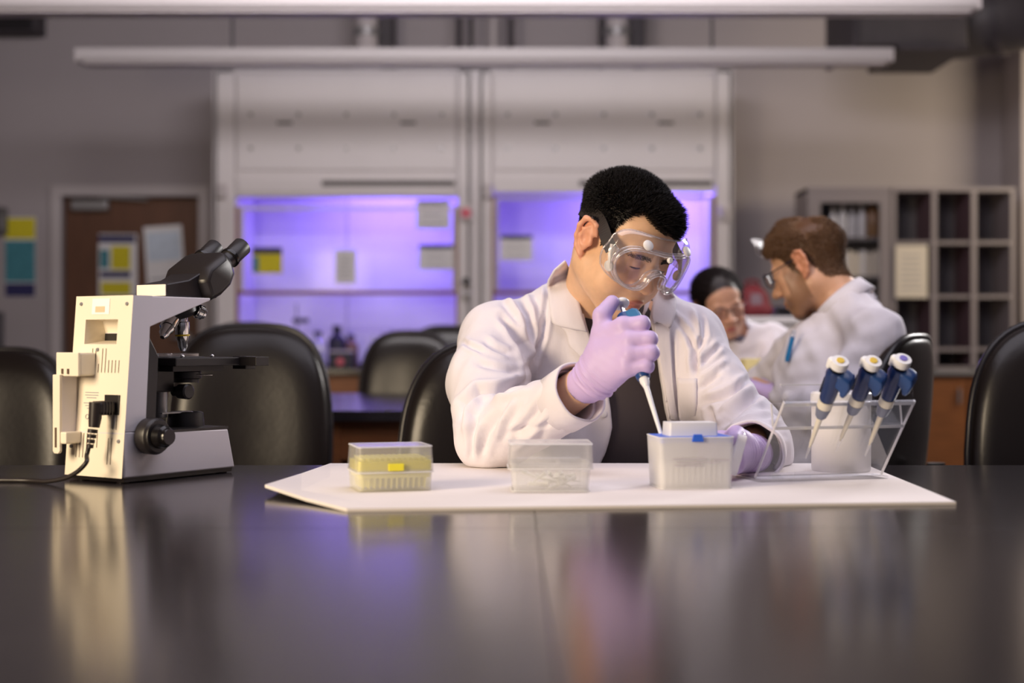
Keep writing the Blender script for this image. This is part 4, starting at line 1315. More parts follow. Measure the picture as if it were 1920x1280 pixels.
class Field:
    def __init__(s, ax, ay, az):
        s.ax = (ax, ay, az)
        s.D = np.full((len(ax), len(ay), len(az)), 0.5, np.float32)

    def _sl(s, lo, hi):
        sl = []
        for i in range(3):
            a = max(0, int(np.searchsorted(s.ax[i], lo[i])) - 1)
            b = min(len(s.ax[i]), int(np.searchsorted(s.ax[i], hi[i])) + 1)
            if b - a < 1:
                return None
            sl.append(slice(a, b))
        return tuple(sl)

    def _apply(s, sl, d, k, sub):
        A = s.D[sl]
        if sub:
            d = -d
            if k > 0:
                h = np.clip(0.5 - 0.5 * (d - A) / k, 0, 1)
                s.D[sl] = d + (A - d) * h + k * h * (1 - h)
            else:
                s.D[sl] = np.maximum(A, d)
        else:
            if k > 0:
                h = np.clip(0.5 + 0.5 * (d - A) / k, 0, 1)
                s.D[sl] = d + (A - d) * h - k * h * (1 - h)
            else:
                s.D[sl] = np.minimum(A, d)

    def xyz(s, sl):
        return (s.ax[0][sl[0]][:, None, None], s.ax[1][sl[1]][None, :, None], s.ax[2][sl[2]][None, None, :])

    def cap(s, a, b, ra, rb=None, k=0.01, sub=False):
        rb = ra if rb is None else rb
        a, b = np.array(a, np.float64), np.array(b, np.float64)
        m = max(ra, rb) + k + 0.02
        sl = s._sl(np.minimum(a, b) - m, np.maximum(a, b) + m)
        if sl is None:
            return s
        X, Y, Z = s.xyz(sl)
        ba = b - a
        l2 = max(float(ba @ ba), 1e-12)
        t = np.clip(((X - a[0]) * ba[0] + (Y - a[1]) * ba[1] + (Z - a[2]) * ba[2]) / l2, 0, 1)
        d = np.sqrt((X - a[0] - ba[0] * t) ** 2 + (Y - a[1] - ba[1] * t) ** 2 + (Z - a[2] - ba[2] * t) ** 2) - (ra + (rb - ra) * t)
        s._apply(sl, d.astype(np.float32), k, sub)
        return s

    def chain(s, pts, rs, k=0.01, sub=False):
        for i in range(len(pts) - 1):
            s.cap(pts[i], pts[i + 1], rs[i], rs[i + 1], k, sub)
        return s

    def ell(s, c, r, k=0.01, R=None, sub=False):
        c = np.array(c, np.float64)
        r = np.array(r if hasattr(r, '__len__') else (r, r, r), np.float64)
        m = r.max() + k + 0.02
        sl = s._sl(c - m, c + m)
        if sl is None:
            return s
        X, Y, Z = s.xyz(sl)
        X, Y, Z = X - c[0], Y - c[1], Z - c[2]
        if R is not None:
            R = np.array(R)
            X, Y, Z = (R[0, 0] * X + R[1, 0] * Y + R[2, 0] * Z, R[0, 1] * X + R[1, 1] * Y + R[2, 1] * Z, R[0, 2] * X + R[1, 2] * Y + R[2, 2] * Z)
        k0 = np.sqrt((X / r[0]) ** 2 + (Y / r[1]) ** 2 + (Z / r[2]) ** 2)
        k1 = np.sqrt((X / r[0] ** 2) ** 2 + (Y / r[1] ** 2) ** 2 + (Z / r[2] ** 2) ** 2)
        d = k0 * (k0 - 1) / np.maximum(k1, 1e-9)
        s._apply(sl, d.astype(np.float32), k, sub)
        return s

    def nets(s):
        """naive surface nets: one vertex per mixed cell, one quad per crossed grid edge"""
        D = s.D
        I = D < 0
        n = [D.shape[i] - 1 for i in range(3)]
        cnt = np.zeros(n, np.uint8)
        for a in (0, 1):
            for b in (0, 1):
                for c in (0, 1):
                    cnt += I[a:n[0] + a, b:n[1] + b, c:n[2] + c]
        mix = (cnt > 0) & (cnt < 8)
        ci = np.argwhere(mix)
        idx = np.full(n, -1, np.int32)
        idx[mix] = np.arange(len(ci), dtype=np.int32)
        acc = np.zeros((len(ci), 3))
        num = np.zeros(len(ci))
        corners = [(a, b, c) for a in (0, 1) for b in (0, 1) for c in (0, 1)]
        val = {q: D[ci[:, 0] + q[0], ci[:, 1] + q[1], ci[:, 2] + q[2]] for q in corners}
        pos = {q: np.stack([s.ax[i][ci[:, i] + q[i]] for i in range(3)], 1) for q in corners}
        for q in corners:
            for i in range(3):
                if q[i] == 0:
                    p = list(q)
                    p[i] = 1
                    p = tuple(p)
                    va, vb = val[q], val[p]
                    mk = (va < 0) != (vb < 0)
                    t = np.where(mk, va / np.where(mk, va - vb, 1), 0)
                    acc += np.where(mk[:, None], pos[q] + (pos[p] - pos[q]) * t[:, None], 0)
                    num += mk
        V = acc / num[:, None]
        Q = []
        for i in range(3):
            j, k = (i + 1) % 3, (i + 2) % 3
            s0 = [slice(None)] * 3
            s1 = [slice(None)] * 3
            s0[i], s1[i] = slice(0, -1), slice(1, None)
            A, B = I[tuple(s0)], I[tuple(s1)]
            e = np.argwhere(A != B)
            e = e[(e[:, j] > 0) & (e[:, k] > 0) & (e[:, j] < n[j]) & (e[:, k] < n[k])]
            flip = A[e[:, 0], e[:, 1], e[:, 2]]
            qd = []
            for dj, dk in ((-1, -1), (0, -1), (0, 0), (-1, 0)):
                f = e.copy()
                f[:, j] += dj
                f[:, k] += dk
                qd.append(idx[f[:, 0], f[:, 1], f[:, 2]])
            qd = np.stack(qd, 1)
            qd[~flip] = qd[~flip][:, ::-1]
            Q.append(qd)
        Q = np.concatenate(Q)
        Q = Q[(Q >= 0).all(1)]
        return V, Q


def np_mesh(name, V, Q, smooth=True):
    me = bpy.data.meshes.new(name)
    me.vertices.add(len(V))
    me.vertices.foreach_set('co', np.ascontiguousarray(V, np.float32).ravel())
    m = Q.shape[1]
    me.loops.add(Q.size)
    me.loops.foreach_set('vertex_index', np.ascontiguousarray(Q, np.int32).ravel())
    me.polygons.add(len(Q))
    me.polygons.foreach_set('loop_start', np.arange(0, Q.size, m, dtype=np.int32))
    me.update(calc_edges=True)
    me.validate()
    if smooth:
        me.polygons.foreach_set('use_smooth', np.ones(len(me.polygons), bool))
    return me


def relax(V, Q, n=2, f=0.5):
    """a little Laplacian smoothing over the quads' edges"""
    e = np.concatenate([Q[:, [0, 1]], Q[:, [1, 2]], Q[:, [2, 3]], Q[:, [3, 0]]])
    for _ in range(n):
        S = np.zeros_like(V)
        c = np.zeros(len(V))
        for i in range(3):
            S[:, i] = np.bincount(e[:, 0], V[e[:, 1], i], len(V)) + np.bincount(e[:, 1], V[e[:, 0], i], len(V))
        c = np.bincount(e[:, 0], minlength=len(V)) + np.bincount(e[:, 1], minlength=len(V))
        V = V + f * (S / np.maximum(c, 1)[:, None] - V)
    return V


def normals(V, Q):
    nn = np.cross(V[Q[:, 2]] - V[Q[:, 0]], V[Q[:, 3]] - V[Q[:, 1]])
    N = np.zeros_like(V)
    for i in range(4):
        for a in range(3):
            N[:, a] += np.bincount(Q[:, i], nn[:, a], len(V))
    return N / np.maximum(np.linalg.norm(N, axis=1), 1e-12)[:, None]


def paint(me, col):
    a = me.color_attributes.new('Col', 'FLOAT_COLOR', 'POINT')
    c = np.ones((len(me.vertices), 4), np.float32)
    c[:, :3] = col
    a.data.foreach_set('color', c.ravel())


def seg_dist(Pn, a, b):
    a, b = np.array(a, float), np.array(b, float)
    ba = b - a
    t = np.clip(((Pn - a) @ ba) / max(ba @ ba, 1e-12), 0, 1)
    return np.linalg.norm(Pn - a - t[:, None] * ba, axis=1), t


class Frame:
    """a head's frame: x to its right, y forward, z up; origin between the ears"""

    def __init__(s, T, yaw, pitch, roll=0.0, scale=1.0):
        # yaw 0 looks at the camera (-y), positive towards image right
        y, p = rad(yaw), rad(pitch)
        F = Vector((math.sin(y) * math.cos(p), -math.cos(y) * math.cos(p), -math.sin(p)))
        Rr = Vector((-math.cos(y), -math.sin(y), 0))
        U = Rr.cross(F)
        q = Quaternion(F, rad(roll))
        Rr, U = q @ Rr, q @ U
        s.R = np.array([Rr, F, U]).T
        s.T = np.array(T, float)
        s.s = scale
        s.M = Matrix.Translation(Vector(s.T)) @ Matrix([list(r) for r in s.R]).to_4x4() @ Matrix.Scale(scale, 4)

    def __call__(s, x, y, z):
        return s.T + s.R @ (np.array([x, y, z]) * s.s)

    def loc(s, V):
        return (V - s.T) @ s.R / s.s


def grow_head(f, H, neck_base, rn=0.058, rn2=0.064, full=0.5, eyes='down', jaw=1.0, brow=1.0, nose=1.0):
    """face and skull; full = fullness of the cheeks"""
    s = H.s
    E = lambda c, r, k=0.01, sub=False: f.ell(H(*c), np.array(r) * s, k * s, H.R, sub)
    Cp = lambda a, b, ra, rb, k=0.01, sub=False: f.cap(H(*a), H(*b), ra * s, rb * s, k * s, sub)
    E((0, -0.018, 0.043), (0.0735, 0.094, 0.076), 0)
    E((0, 0.030, 0.040), (0.062, 0.052, 0.056), 0.02)
    E((0, 0.028, -0.02), (0.061, 0.059, 0.075), 0.02)
    for m in (1, -1):
        E((0.043 * m, 0.050, -0.015), (0.024, 0.025, 0.022), 0.02)
        E((0.040 * m, 0.040, -0.055), (0.024 + 0.008 * full, 0.030 + 0.008 * full, 0.030 + 0.006 * full), 0.022)
        Cp((0.052 * m, -0.005, -0.052), (0.026 * m, 0.054, -0.098 * jaw), 0.022, 0.018, 0.022)
    E((0, 0.066, -0.100 * jaw), (0.023, 0.019, 0.018), 0.02)
    E((0, 0.064, -0.068), (0.030, 0.026, 0.026), 0.02)
    f.cap(H(0, -0.026, -0.045), neck_base, rn * s, rn2 * s, 0.040 * s)
    for m in (1, -1):
        Cp((0.038 * m, 0.0715, 0.0175), (0.006 * m, 0.0805, 0.013), 0.0115 * brow, 0.010 * brow, 0.012)
    for m in (1, -1):
        E((0.034 * m, 0.103, 0.003), (0.020, 0.020, 0.013), 0.014, True)
        E((0.032 * m, 0.0715, 0.002), (0.0155, 0.0150, 0.0140), 0.006)
        if eyes == 'down':
            Cp((0.021 * m, 0.0862, -0.0045), (0.043 * m, 0.0815, -0.0045), 0.0013, 0.0011, 0.0015, True)
        else:
            E((0.032 * m, 0.089, 0.0005), (0.0125, 0.008, 0.0040), 0.002, True)
    Cp((0, 0.078, 0.012), (0, 0.100 * nose, -0.027), 0.0082, 0.0112, 0.010)
    E((0, 0.1055 * nose, -0.0335), (0.0138, 0.0125, 0.0115), 0.008)
    for m in (1, -1):
        E((0.0155 * m, 0.0935 * nose, -0.0365), (0.0098, 0.012, 0.009), 0.006)
    for m in (1, -1):
        E((0.0070 * m, 0.1035 * nose, -0.0452), (0.0040, 0.0058, 0.0036), 0.003, True)
    E((0, 0.0880, -0.0655), (0.0205, 0.0075, 0.0052), 0.004)
    E((0, 0.0870, -0.0758), (0.0185, 0.0082, 0.0064), 0.004)
    for m in (1, -1):
        Cp((0, 0.0975, -0.0702), (0.024 * m, 0.0865, -0.0712), 0.0015, 0.0012, 0.0022, True)
    Cp((0, 0.0995, -0.050), (0, 0.0990, -0.059), 0.0022, 0.0022, 0.005, True)
    Cp((-0.012, 0.0945, -0.087), (0.012, 0.0945, -0.087), 0.003, 0.003, 0.009, True)
    for m in (1, -1):
        hx = [(0.076, 0.006, 0.010), (0.0815, 0.003, 0.025), (0.0865, -0.008, 0.0315), (0.0905, -0.021, 0.0265), (0.0915, -0.0265, 0.010), (0.0885, -0.0255, -0.010), (0.0845, -0.018, -0.026), (0.0795, -0.006, -0.035)]
        E((0.0800 * m, -0.011, -0.001), (0.0070, 0.0165, 0.0300), 0.006)
        f.chain([H(x * m, y, z) for x, y, z in hx], [0.0042 * s, 0.0044 * s, 0.0046 * s, 0.0046 * s, 0.0046 * s, 0.0046 * s, 0.0052 * s, 0.0062 * s], 0.004 * s)
        f.chain([H(x * m, y, z) for x, y, z in ((0.0845, -0.008, 0.018), (0.0872, -0.0165, 0.008), (0.0868, -0.0165, -0.006), (0.0840, -0.010, -0.018))], [0.0030 * s] * 4, 0.003 * s)
        E((0.0885 * m, -0.005, -0.005), (0.0065, 0.0085, 0.0115), 0.004, True)
        E((0.0800 * m, 0.0045, -0.007), (0.0040, 0.0045, 0.0070), 0.004)


HAIRLINE = ([0, 20, 36, 48, 56, 64, 74, 82, 96, 112, 128, 180], [0.068, 0.071, 0.080, 0.070, 0.052, 0.014, -0.010, 0.022, 0.030, 0.004, -0.042, -0.058])


def hair_mask(q, line=HAIRLINE, lop=0.0):
    th = np.degrees(np.arctan2(np.abs(q[:, 0]), q[:, 1] + 0.005))
    z0 = np.interp(th, line[0], line[1])
    z0 = z0 - lop * np.where(q[:, 0] < 0, np.exp(-((th - 30) / 20.0) ** 2), 0.25 * np.exp(-(th / 12.0) ** 2))
    ok = (np.hypot(q[:, 0], q[:, 1]) < 0.2) & ~((np.abs(q[:, 0]) > 0.0765) & (q[:, 2] < 0.034) & (q[:, 1] > -0.032))
    return np.where(ok, q[:, 2] - z0, -1.0)


def skin_paint(q, base, lip, hair=None, ear=None, line=HAIRLINE, beard=None, lop=0.0):
    n = len(q)
    c = np.tile(np.array(base[:3]), (n, 1))

    def blend(w, col):
        w = np.clip(w, 0, 1)[:, None]
        c[:] = c * (1 - w) + np.array(col[:3]) * w
    x, y, z = np.abs(q[:, 0]), q[:, 1], q[:, 2]
    ruddy = np.array(base[:3]) * np.array([0.98, 0.80, 0.76])
    blend(0.55 * np.exp(-((x - 0.042) ** 2 / 0.02 ** 2 + (z + 0.03) ** 2 / 0.022 ** 2)) * (y > 0.02), ruddy)
    blend(0.5 * np.exp(-((x) ** 2 / 0.014 ** 2 + (z + 0.032) ** 2 / 0.012 ** 2)) * (y > 0.09), ruddy)
    if ear is not None:
        blend(0.75 * ((x > 0.0765) & (z < 0.04) & (z > -0.045)), ear)
    lw = (1 - (x / 0.0225) ** 2 - ((z + 0.0705) / 0.0105) ** 2) * 3
    blend(np.where(y > 0.075, lw, 0), lip)
    ew = (1 - ((x - 0.032) / 0.0125) ** 2 - ((z + 0.0040) / 0.0026) ** 2) * 4
    blend(np.where(y > 0.06, ew, 0) * 0.85, (0.02, 0.012, 0.01))
    bz = 0.0150 + 0.004 * np.sin((x - 0.012) / 0.04 * PI)
    bw = (1 - ((x - 0.032) / 0.022) ** 2 - ((z - bz) / 0.0050) ** 2) * 2
    if hair is not None:
        blend(np.where(y > 0.05, bw, 0) * 0.3, hair)
        blend(hair_mask(q, line, lop) / 0.008, hair)
    if beard is not None:
        d = np.clip((-0.046 - 0.22 * (y - 0.03) - z) / 0.016, 0, 1) * np.clip((y + 0.005) / 0.02, 0, 1) * np.clip((z + 0.135) / 0.02, 0, 1)
        d *= 1 - np.exp(-((x) ** 2 / 0.02 ** 2 + (z + 0.071) ** 2 / 0.008 ** 2)) * 0.9
        side = np.clip((x - 0.052) / 0.01, 0, 1) * np.clip((0.02 - z) / 0.03, 0, 1) * (y > 0.0) * (y < 0.05)
        blend(np.maximum(d, side) * 0.6, beard)
    return c


def strands(name, Pn, Dn, Ln, r, parent, m, bend=None, seg=3, rnd=None, curl=0.0):
    """hair as real geometry: one thin three-sided spike per root"""
    n = len(Pn)
    rnd = rnd or np.random.RandomState(5)
    Dn = Dn / np.linalg.norm(Dn, axis=1)[:, None]
    A = np.cross(Dn, rnd.normal(size=(n, 3)))
    A /= np.linalg.norm(A, axis=1)[:, None]
    B = np.cross(Dn, A)
    V = np.zeros((n, seg * 3 + 1, 3))
    for i in range(seg):
        t = i / seg
        c = Pn + Dn * (Ln * t)[:, None]
        if bend is not None:
            c = c + bend * (Ln * t * t)[:, None]
        rr = r * (1 - 0.75 * t)
        for k in range(3):
            a = 2 * PI * k / 3
            V[:, i * 3 + k] = c + (A * math.cos(a) + B * math.sin(a)) * rr
    tip = Pn + Dn * Ln[:, None]
    if bend is not None:
        tip = tip + bend * Ln[:, None]
    V[:, seg * 3] = tip
    T = []
    for i in range(seg - 1):
        for k in range(3):
            j = (k + 1) % 3
            T += [(i * 3 + k, i * 3 + j, (i + 1) * 3 + j), (i * 3 + k, (i + 1) * 3 + j, (i + 1) * 3 + k)]
    for k in range(3):
        T.append(((seg - 1) * 3 + k, (seg - 1) * 3 + (k + 1) % 3, seg * 3))
    T = np.array(T)
    Q = (T[None] + (np.arange(n) * (seg * 3 + 1))[:, None, None]).reshape(-1, 3)
    me = np_mesh(name, V.reshape(-1, 3), Q)
    o = link(name, me, m, parent)
    o['kind'] = 'stuff'
    return o


def sample_mask(V, Q, w, n, rnd):
    """n random surface points of the quads, weighted by vertex weight w"""
    ar = np.linalg.norm(np.cross(V[Q[:, 2]] - V[Q[:, 0]], V[Q[:, 3]] - V[Q[:, 1]]), axis=1)
    p = ar * w[Q].mean(1)
    p /= p.sum()
    f = rnd.choice(len(Q), n, p=p)
    a, b = rnd.rand(n, 1), rnd.rand(n, 1)
    q = V[Q[f]]
    return (q[:, 0] * (1 - a) + q[:, 1] * a) * (1 - b) + (q[:, 3] * (1 - a) + q[:, 2] * a) * b, f


def proj(V):
    """bearing of points as seen from the lens, in frame pixels"""
    return np.stack([960 + FPX * V[:, 0] / V[:, 1], 640 - FPX * (V[:, 2] - CZ) / V[:, 1]], 1)


def fold_cloth(V, N, folds, side=None):
    """push cloth in or out along creases: (points, width, depth)"""
    px = proj(V)
    face = np.clip(-(N[:, 1]) * 2.2 + 0.35, 0, 1)
    out = np.zeros(len(V))
    for pts, w, amp in folds:
        best = np.full(len(V), 1e9)
        tt = np.zeros(len(V))
        n = len(pts) - 1
        for i in range(n):
            d, t = seg_dist(px, pts[i], pts[i + 1])
            m = d < best
            best = np.where(m, d, best)
            tt = np.where(m, (i + t) / n, tt)
        fade = np.clip(np.minimum(tt, 1 - tt) * 5 + 0.15, 0, 1)
        x = best / w
        out += amp * fade * (np.exp(-x * x) - 0.45 * np.exp(-((x - 1.9) ** 2)))
    return V + N * (out * face)[:, None]


def wob(V, seed, scale, n=14):
    """smooth pseudo-noise in -1..1"""
    r = np.random.RandomState(seed)
    o = np.zeros(len(V))
    for _ in range(n):
        k = r.normal(size=3) * scale
        o += np.sin(V @ k + r.rand() * 6.28)
    return o / math.sqrt(n)


def poly_sd(X, Z, poly):
    """signed distance to a polygon in the x-z plane (negative inside)"""
    d = np.full(np.broadcast(X, Z).shape, 1e9)
    ins = np.zeros(d.shape, bool)
    n = len(poly)
    for i in range(n):
        ax, az = poly[i]
        bx, bz = poly[(i + 1) % n]
        ex, ez = bx - ax, bz - az
        t = np.clip(((X - ax) * ex + (Z - az) * ez) / max(ex * ex + ez * ez, 1e-12), 0, 1)
        d = np.minimum(d, (X - ax - ex * t) ** 2 + (Z - az - ez * t) ** 2)
        c = ((az > Z) != (bz > Z)) & (X < (bx - ax) * (Z - az) / (bz - az + 1e-12) + ax)
        ins ^= c
    d = np.sqrt(d)
    return np.where(ins, -d, d)


def grid_at(f, Pn):
    """trilinear lookup of the field"""
    ii, tt = [], []
    for i in range(3):
        a = f.ax[i]
        k = np.clip(np.searchsorted(a, Pn[:, i]) - 1, 0, len(a) - 2)
        ii.append(k)
        tt.append(np.clip((Pn[:, i] - a[k]) / (a[k + 1] - a[k]), 0, 1))
    o = 0
    for a in (0, 1):
        for b in (0, 1):
            for c in (0, 1):
                o = o + f.D[ii[0] + a, ii[1] + b, ii[2] + c] * (tt[0] if a else 1 - tt[0]) * (tt[1] if b else 1 - tt[1]) * (tt[2] if c else 1 - tt[2])
    return o


def drape(name, f, A, B, m, parent, off=0.005, thick=0.0035, nu=14, nv=10, dmin=2.2, dmax=2.9, label=None, puff=0.0):
    """a cloth leaf between two outlines A and B, laid on the surface of field f"""
    def res(P_, n):
        P_ = np.array(P_, float)
        L_ = np.concatenate([[0], np.cumsum(np.linalg.norm(np.diff(P_, axis=0), axis=1))])
        t = np.linspace(0, L_[-1], n)
        return np.stack([np.interp(t, L_, P_[:, i]) for i in range(P_.shape[1])], 1)
    A, B = res(A, nu), res(B, nu)
    px = np.concatenate([A * (1 - j / (nv - 1)) + B * (j / (nv - 1)) for j in range(nv)])
    dirs = np.stack([(px[:, 0] - 960) / FPX, np.ones(len(px)), (640 - px[:, 1]) / FPX], 1)
    o = np.array([0, 0, CZ])
    best = np.full(len(px), np.nan)
    for d in np.arange(dmin, dmax, 0.002):
        v = grid_at(f, o + dirs * d)
        hit = (v < 0) & np.isnan(best)
        best[hit] = d
    if np.isnan(best).any():
        best[np.isnan(best)] = np.nanmedian(best)
    G = best.reshape(nv, nu)
    for _ in range(3):                        # iron it a little
        Gp = np.pad(G, 1, mode='edge')
        G = 0.5 * G + 0.125 * (Gp[:-2, 1:-1] + Gp[2:, 1:-1] + Gp[1:-1, :-2] + Gp[1:-1, 2:])
    e = np.sin(np.linspace(0, PI, nv))[:, None] * puff
    V = o + dirs * (G - off - e).reshape(-1, 1)
    Q = np.array([(j * nu + i, j * nu + i + 1, (j + 1) * nu + i + 1, (j + 1) * nu + i) for j in range(nv - 1) for i in range(nu - 1)])
    ob = link(name, np_mesh(name, V, Q), m, parent, label=label)
    sm = ob.modifiers.new('thickness', 'SOLIDIFY')
    sm.thickness = thick
    sm.offset = 0
    return ob
# ------------------------------------------------------------------ the man in goggles
mat('skin', (0.6, 0.35, 0.22, 1), 0.42, vcol='Col', vary=(60, 0.05, (1, 1, 1)), bump=(900, 0.12, 0.0006, (1, 1, 1)), sss=0.12, spec=0.45)
mat('coat_cloth', rgb(228, 222, 228), 0.9, bump=(38, 0.4, 0.005, (1, 1, 0.45)), vary=(5, 0.02, (1, 1, 1)))
m_ = MATS['coat_cloth']
nt_ = m_.node_tree
b_ = nt_.nodes['Principled BSDF']
tc_ = nt_.nodes.new('ShaderNodeTexCoord')
mp_ = nt_.nodes.new('ShaderNodeMapping')
mp_.inputs['Scale'].default_value = (1.0, 1.0, 0.55)
mp_.inputs['Rotation'].default_value = (0.3, 0.5, 0.2)
rg_ = nt_.nodes.new('ShaderNodeTexNoise')
rg_.noise_type = 'RIDGED_MULTIFRACTAL'
rg_.inputs['Scale'].default_value = 11.0
rg_.inputs['Detail'].default_value = 2.5
rg_.inputs['Distortion'].default_value = 0.5
bp2_ = nt_.nodes.new('ShaderNodeBump')
bp2_.inputs['Strength'].default_value = 0.9
bp2_.inputs['Distance'].default_value = 0.012
nt_.links.new(tc_.outputs['Object'], mp_.inputs[0])
nt_.links.new(mp_.outputs[0], rg_.inputs['Vector'])
nt_.links.new(rg_.outputs['Fac'], bp2_.inputs['Height'])
old_ = b_.inputs['Normal'].links[0].from_socket
nt_.links.new(old_, bp2_.inputs['Normal'])
nt_.links.new(bp2_.outputs[0], b_.inputs['Normal'])
mat('shirt_cloth', rgb(70, 62, 64), 0.85, bump=(700, 0.2, 0.0008, (1, 1, 1)))
mat('shirt_rib', rgb(98, 90, 82), 0.85, bump=(900, 0.3, 0.001, (1, 1, 0.2)))
mat('trouser_cloth', rgb(46, 48, 60), 0.85)
mat('shoe_black', rgb(30, 28, 28), 0.4)
mat('glove_lilac', rgb(204, 180, 226), 0.46, bump=(120, 0.16, 0.0016, (1, 1, 1)), sss=0.04, spec=0.4)
mat('hair_black', rgb(20, 16, 16), 0.5, spec=0.25)
mat('eye_white', rgb(226, 216, 210), 0.2)
mat('iris_brown', rgb(40, 24, 16), 0.15)
mat('button_white', rgb(222, 218, 222), 0.35)
mat('strap_black', rgb(44, 38, 38), 0.6, bump=(400, 0.2, 0.0008, (1, 1, 1)))
mat('vent_cap', rgb(236, 232, 228), 0.5)
clear_mat('lid_milky', (0.99, 0.99, 0.99), 0.05, 0.2, cloud=0.75, cloud_col=(0.97, 0.95, 0.97), edge=0.3)
clear_mat('goggle_vinyl', (0.95, 0.94, 0.94), 0.06, 0.10, cloud=0.07, cloud_col=(0.95, 0.93, 0.93), edge=0.55)
clear_mat('goggle_lens', (0.96, 0.94, 0.95), 0.05, 0.03, edge=0.4)
clear_mat('goggle_rim', (0.93, 0.91, 0.91), 0.16, 0.08, cloud=0.16, cloud_col=(0.96, 0.93, 0.93), edge=0.9)

NP = lambda *q: np.array(P(*q))
man = thing('person', 'seated man in white lab coat, goggles and lilac gloves, pipetting at the bench', 'person', (0.165, 2.78, 0.0))


def world_child(name, me, m, parent, **k):
    """mesh given in room coordinates under a thing that stands elsewhere"""
    o = link(name, me, m, parent, **k)
    o.matrix_parent_inverse = Matrix.Translation(parent.location).inverted()
    return o


H1 = Frame(NP(1170, 456, 2.52), 36, 34, -5, 1.0)
SR, SL = NP(936, 640, 2.63), NP(1290, 642, 2.66)
NB = NP(1118, 585, 2.665)
ER, EL = NP(926, 826, 2.37), NP(1402, 808, 2.50)
WR = NP(1108, 712, 2.203)
WL = NP(1408, 850, 2.27)
CH, BE, PE = NP(1128, 700, 2.70), NP(1128, 850, 2.72), np.array([0.165, 2.80, 0.52])

fb = Field(axis(-0.16, 0.54, 0.008, (0.06, 0.335, 0.0018)), axis(2.08, 3.0, 0.008, (2.37, 2.66, 0.0018)), axis(0.40, 1.32, 0.008, (1.005, 1.295, 0.0018)))
grow_head(fb, H1, NB, 0.060, 0.068, full=1.0, nose=0.93)
fb.cap(NB, SR, 0.056, 0.040, 0.03)
fb.cap(NB, SL, 0.056, 0.034, 0.03)
fb.ell(CH, (0.150, 0.105, 0.16), 0.05)
fb.ell(BE, (0.155, 0.125, 0.17), 0.05)
fb.ell(PE, (0.165, 0.125, 0.11), 0.05)
fb.chain([SR, ER, NP(1030, 765, 2.275), WR], [0.042, 0.034, 0.034, 0.029], 0.015)
fb.chain([SL, EL, WL], [0.036, 0.032, 0.029], 0.015)
fb.cap(WR, NP(1140, 665, 2.185), 0.024, 0.010, 0.012)       # hands, inside the gloves
fb.cap(WL, NP(1378, 852, 2.16), 0.022, 0.010, 0.012)
V, Q = fb.nets()
V = relax(V, Q, 1, 0.4)
q = H1.loc(V)
SK1 = rgb(230, 186, 150)
col = skin_paint(q, SK1, rgb(196, 124, 108), rgb(34, 27, 24), rgb(226, 158, 130), lop=0.022)
far = np.linalg.norm(V - H1.T, axis=1) > 0.17
col[far] = SK1[:3]
me = np_mesh('body', V, Q)
paint(me, col)
body = world_child('body', me, 'skin', man)
NV = normals(V, Q)
del fb

# hair: short, dense, standing up on top, clipped at the sides
rn = np.random.RandomState(11)
hm_ = hair_mask(q, HAIRLINE, 0.022)
near = np.linalg.norm(V - H1.T, axis=1) < 0.165
w = np.where(near, np.clip(hm_ / 0.006, 0, 1), 0)
Pn, fi = sample_mask(V, Q, w, 26000, rn)
Nn = NV[Q[fi]].mean(1)
lq = H1.loc(Pn)
topw = np.clip((lq[:, 2] - 0.045) / 0.05, 0, 1) * np.clip(1 - (np.hypot(lq[:, 0] / 0.078, 0) - 0.75) / 0.35, 0, 1)
fadew = np.clip(hair_mask(lq, HAIRLINE, 0.022) / 0.035, 0, 1)
sidew = np.clip((lq[:, 2] - 0.040) / 0.02, 0, 1) * np.clip((0.045 - lq[:, 1]) / 0.03, 0, 1) * (1 - topw)
Ln = (0.0035 + 0.006 * fadew + 0.009 * sidew + 0.0040 * topw + 0.026 * topw * np.clip((lq[:, 1] - 0.02) / 0.05, 0, 1)) * rn.uniform(0.75, 1.15, len(Pn))
ln = H1.loc(H1.T + Nn)
dl = ln + np.stack([np.zeros(len(Pn)), 0.35 + 0.5 * (lq[:, 1] > 0.03), 0.55 * (0.4 + topw)], 1) * 0.8
dl[:, 2] -= (1 - topw) * 0.75
dl += rn.normal(size=dl.shape) * 0.11
Dn = dl @ H1.R.T
hair = strands('hair', Pn - Nn * 0.001, Dn, Ln, 0.00065, man, 'hair_black')
hair.matrix_parent_inverse = Matrix.Translation(man.location).inverted()

# eyebrows as short hairs
bx = rn.uniform(0.012, 0.053, 700) * np.where(rn.rand(700) < 0.5, 1, -1)
cand = np.where(near & (q[:, 1] > 0.05) & (np.abs(q[:, 2] - 0.0165) < 0.0045) & (np.abs(np.abs(q[:, 0]) - 0.032) < 0.021))[0]
if len(cand):
    ci_ = rn.choice(cand, 600)
    ll = q[ci_]
    d_ = np.stack([np.sign(ll[:, 0]) * 0.9, 0.25 + 0 * ll[:, 0], 0.25 + 0 * ll[:, 0]], 1) + rn.normal(size=(600, 3)) * 0.15
    eb = strands('eyebrows', V[ci_], d_ @ H1.R.T, np.full(600, 0.0052), 0.00032, man, 'hair_black', seg=2)
    eb.matrix_parent_inverse = Matrix.Translation(man.location).inverted()
# eyes
for m in (1, -1):
    eb_ = MB().ball((0, 0, 0), 0.0128, 20, 14).mesh('eye')
    e = world_child('eye', eb_, 'eye_white', man, smooth='all')
    e.matrix_basis = H1.M @ Matrix.Translation((0.032 * m, 0.0722, 0.0015))
    ir = MB().lathe([(0.0056, 0.01165), (0.004, 0.0124), (0, 0.0130)], (0, 0, 0), (0, math.cos(0.55), -math.sin(0.55)), 18)
    part('iris', ir, 'iris_brown', e, smooth=True)

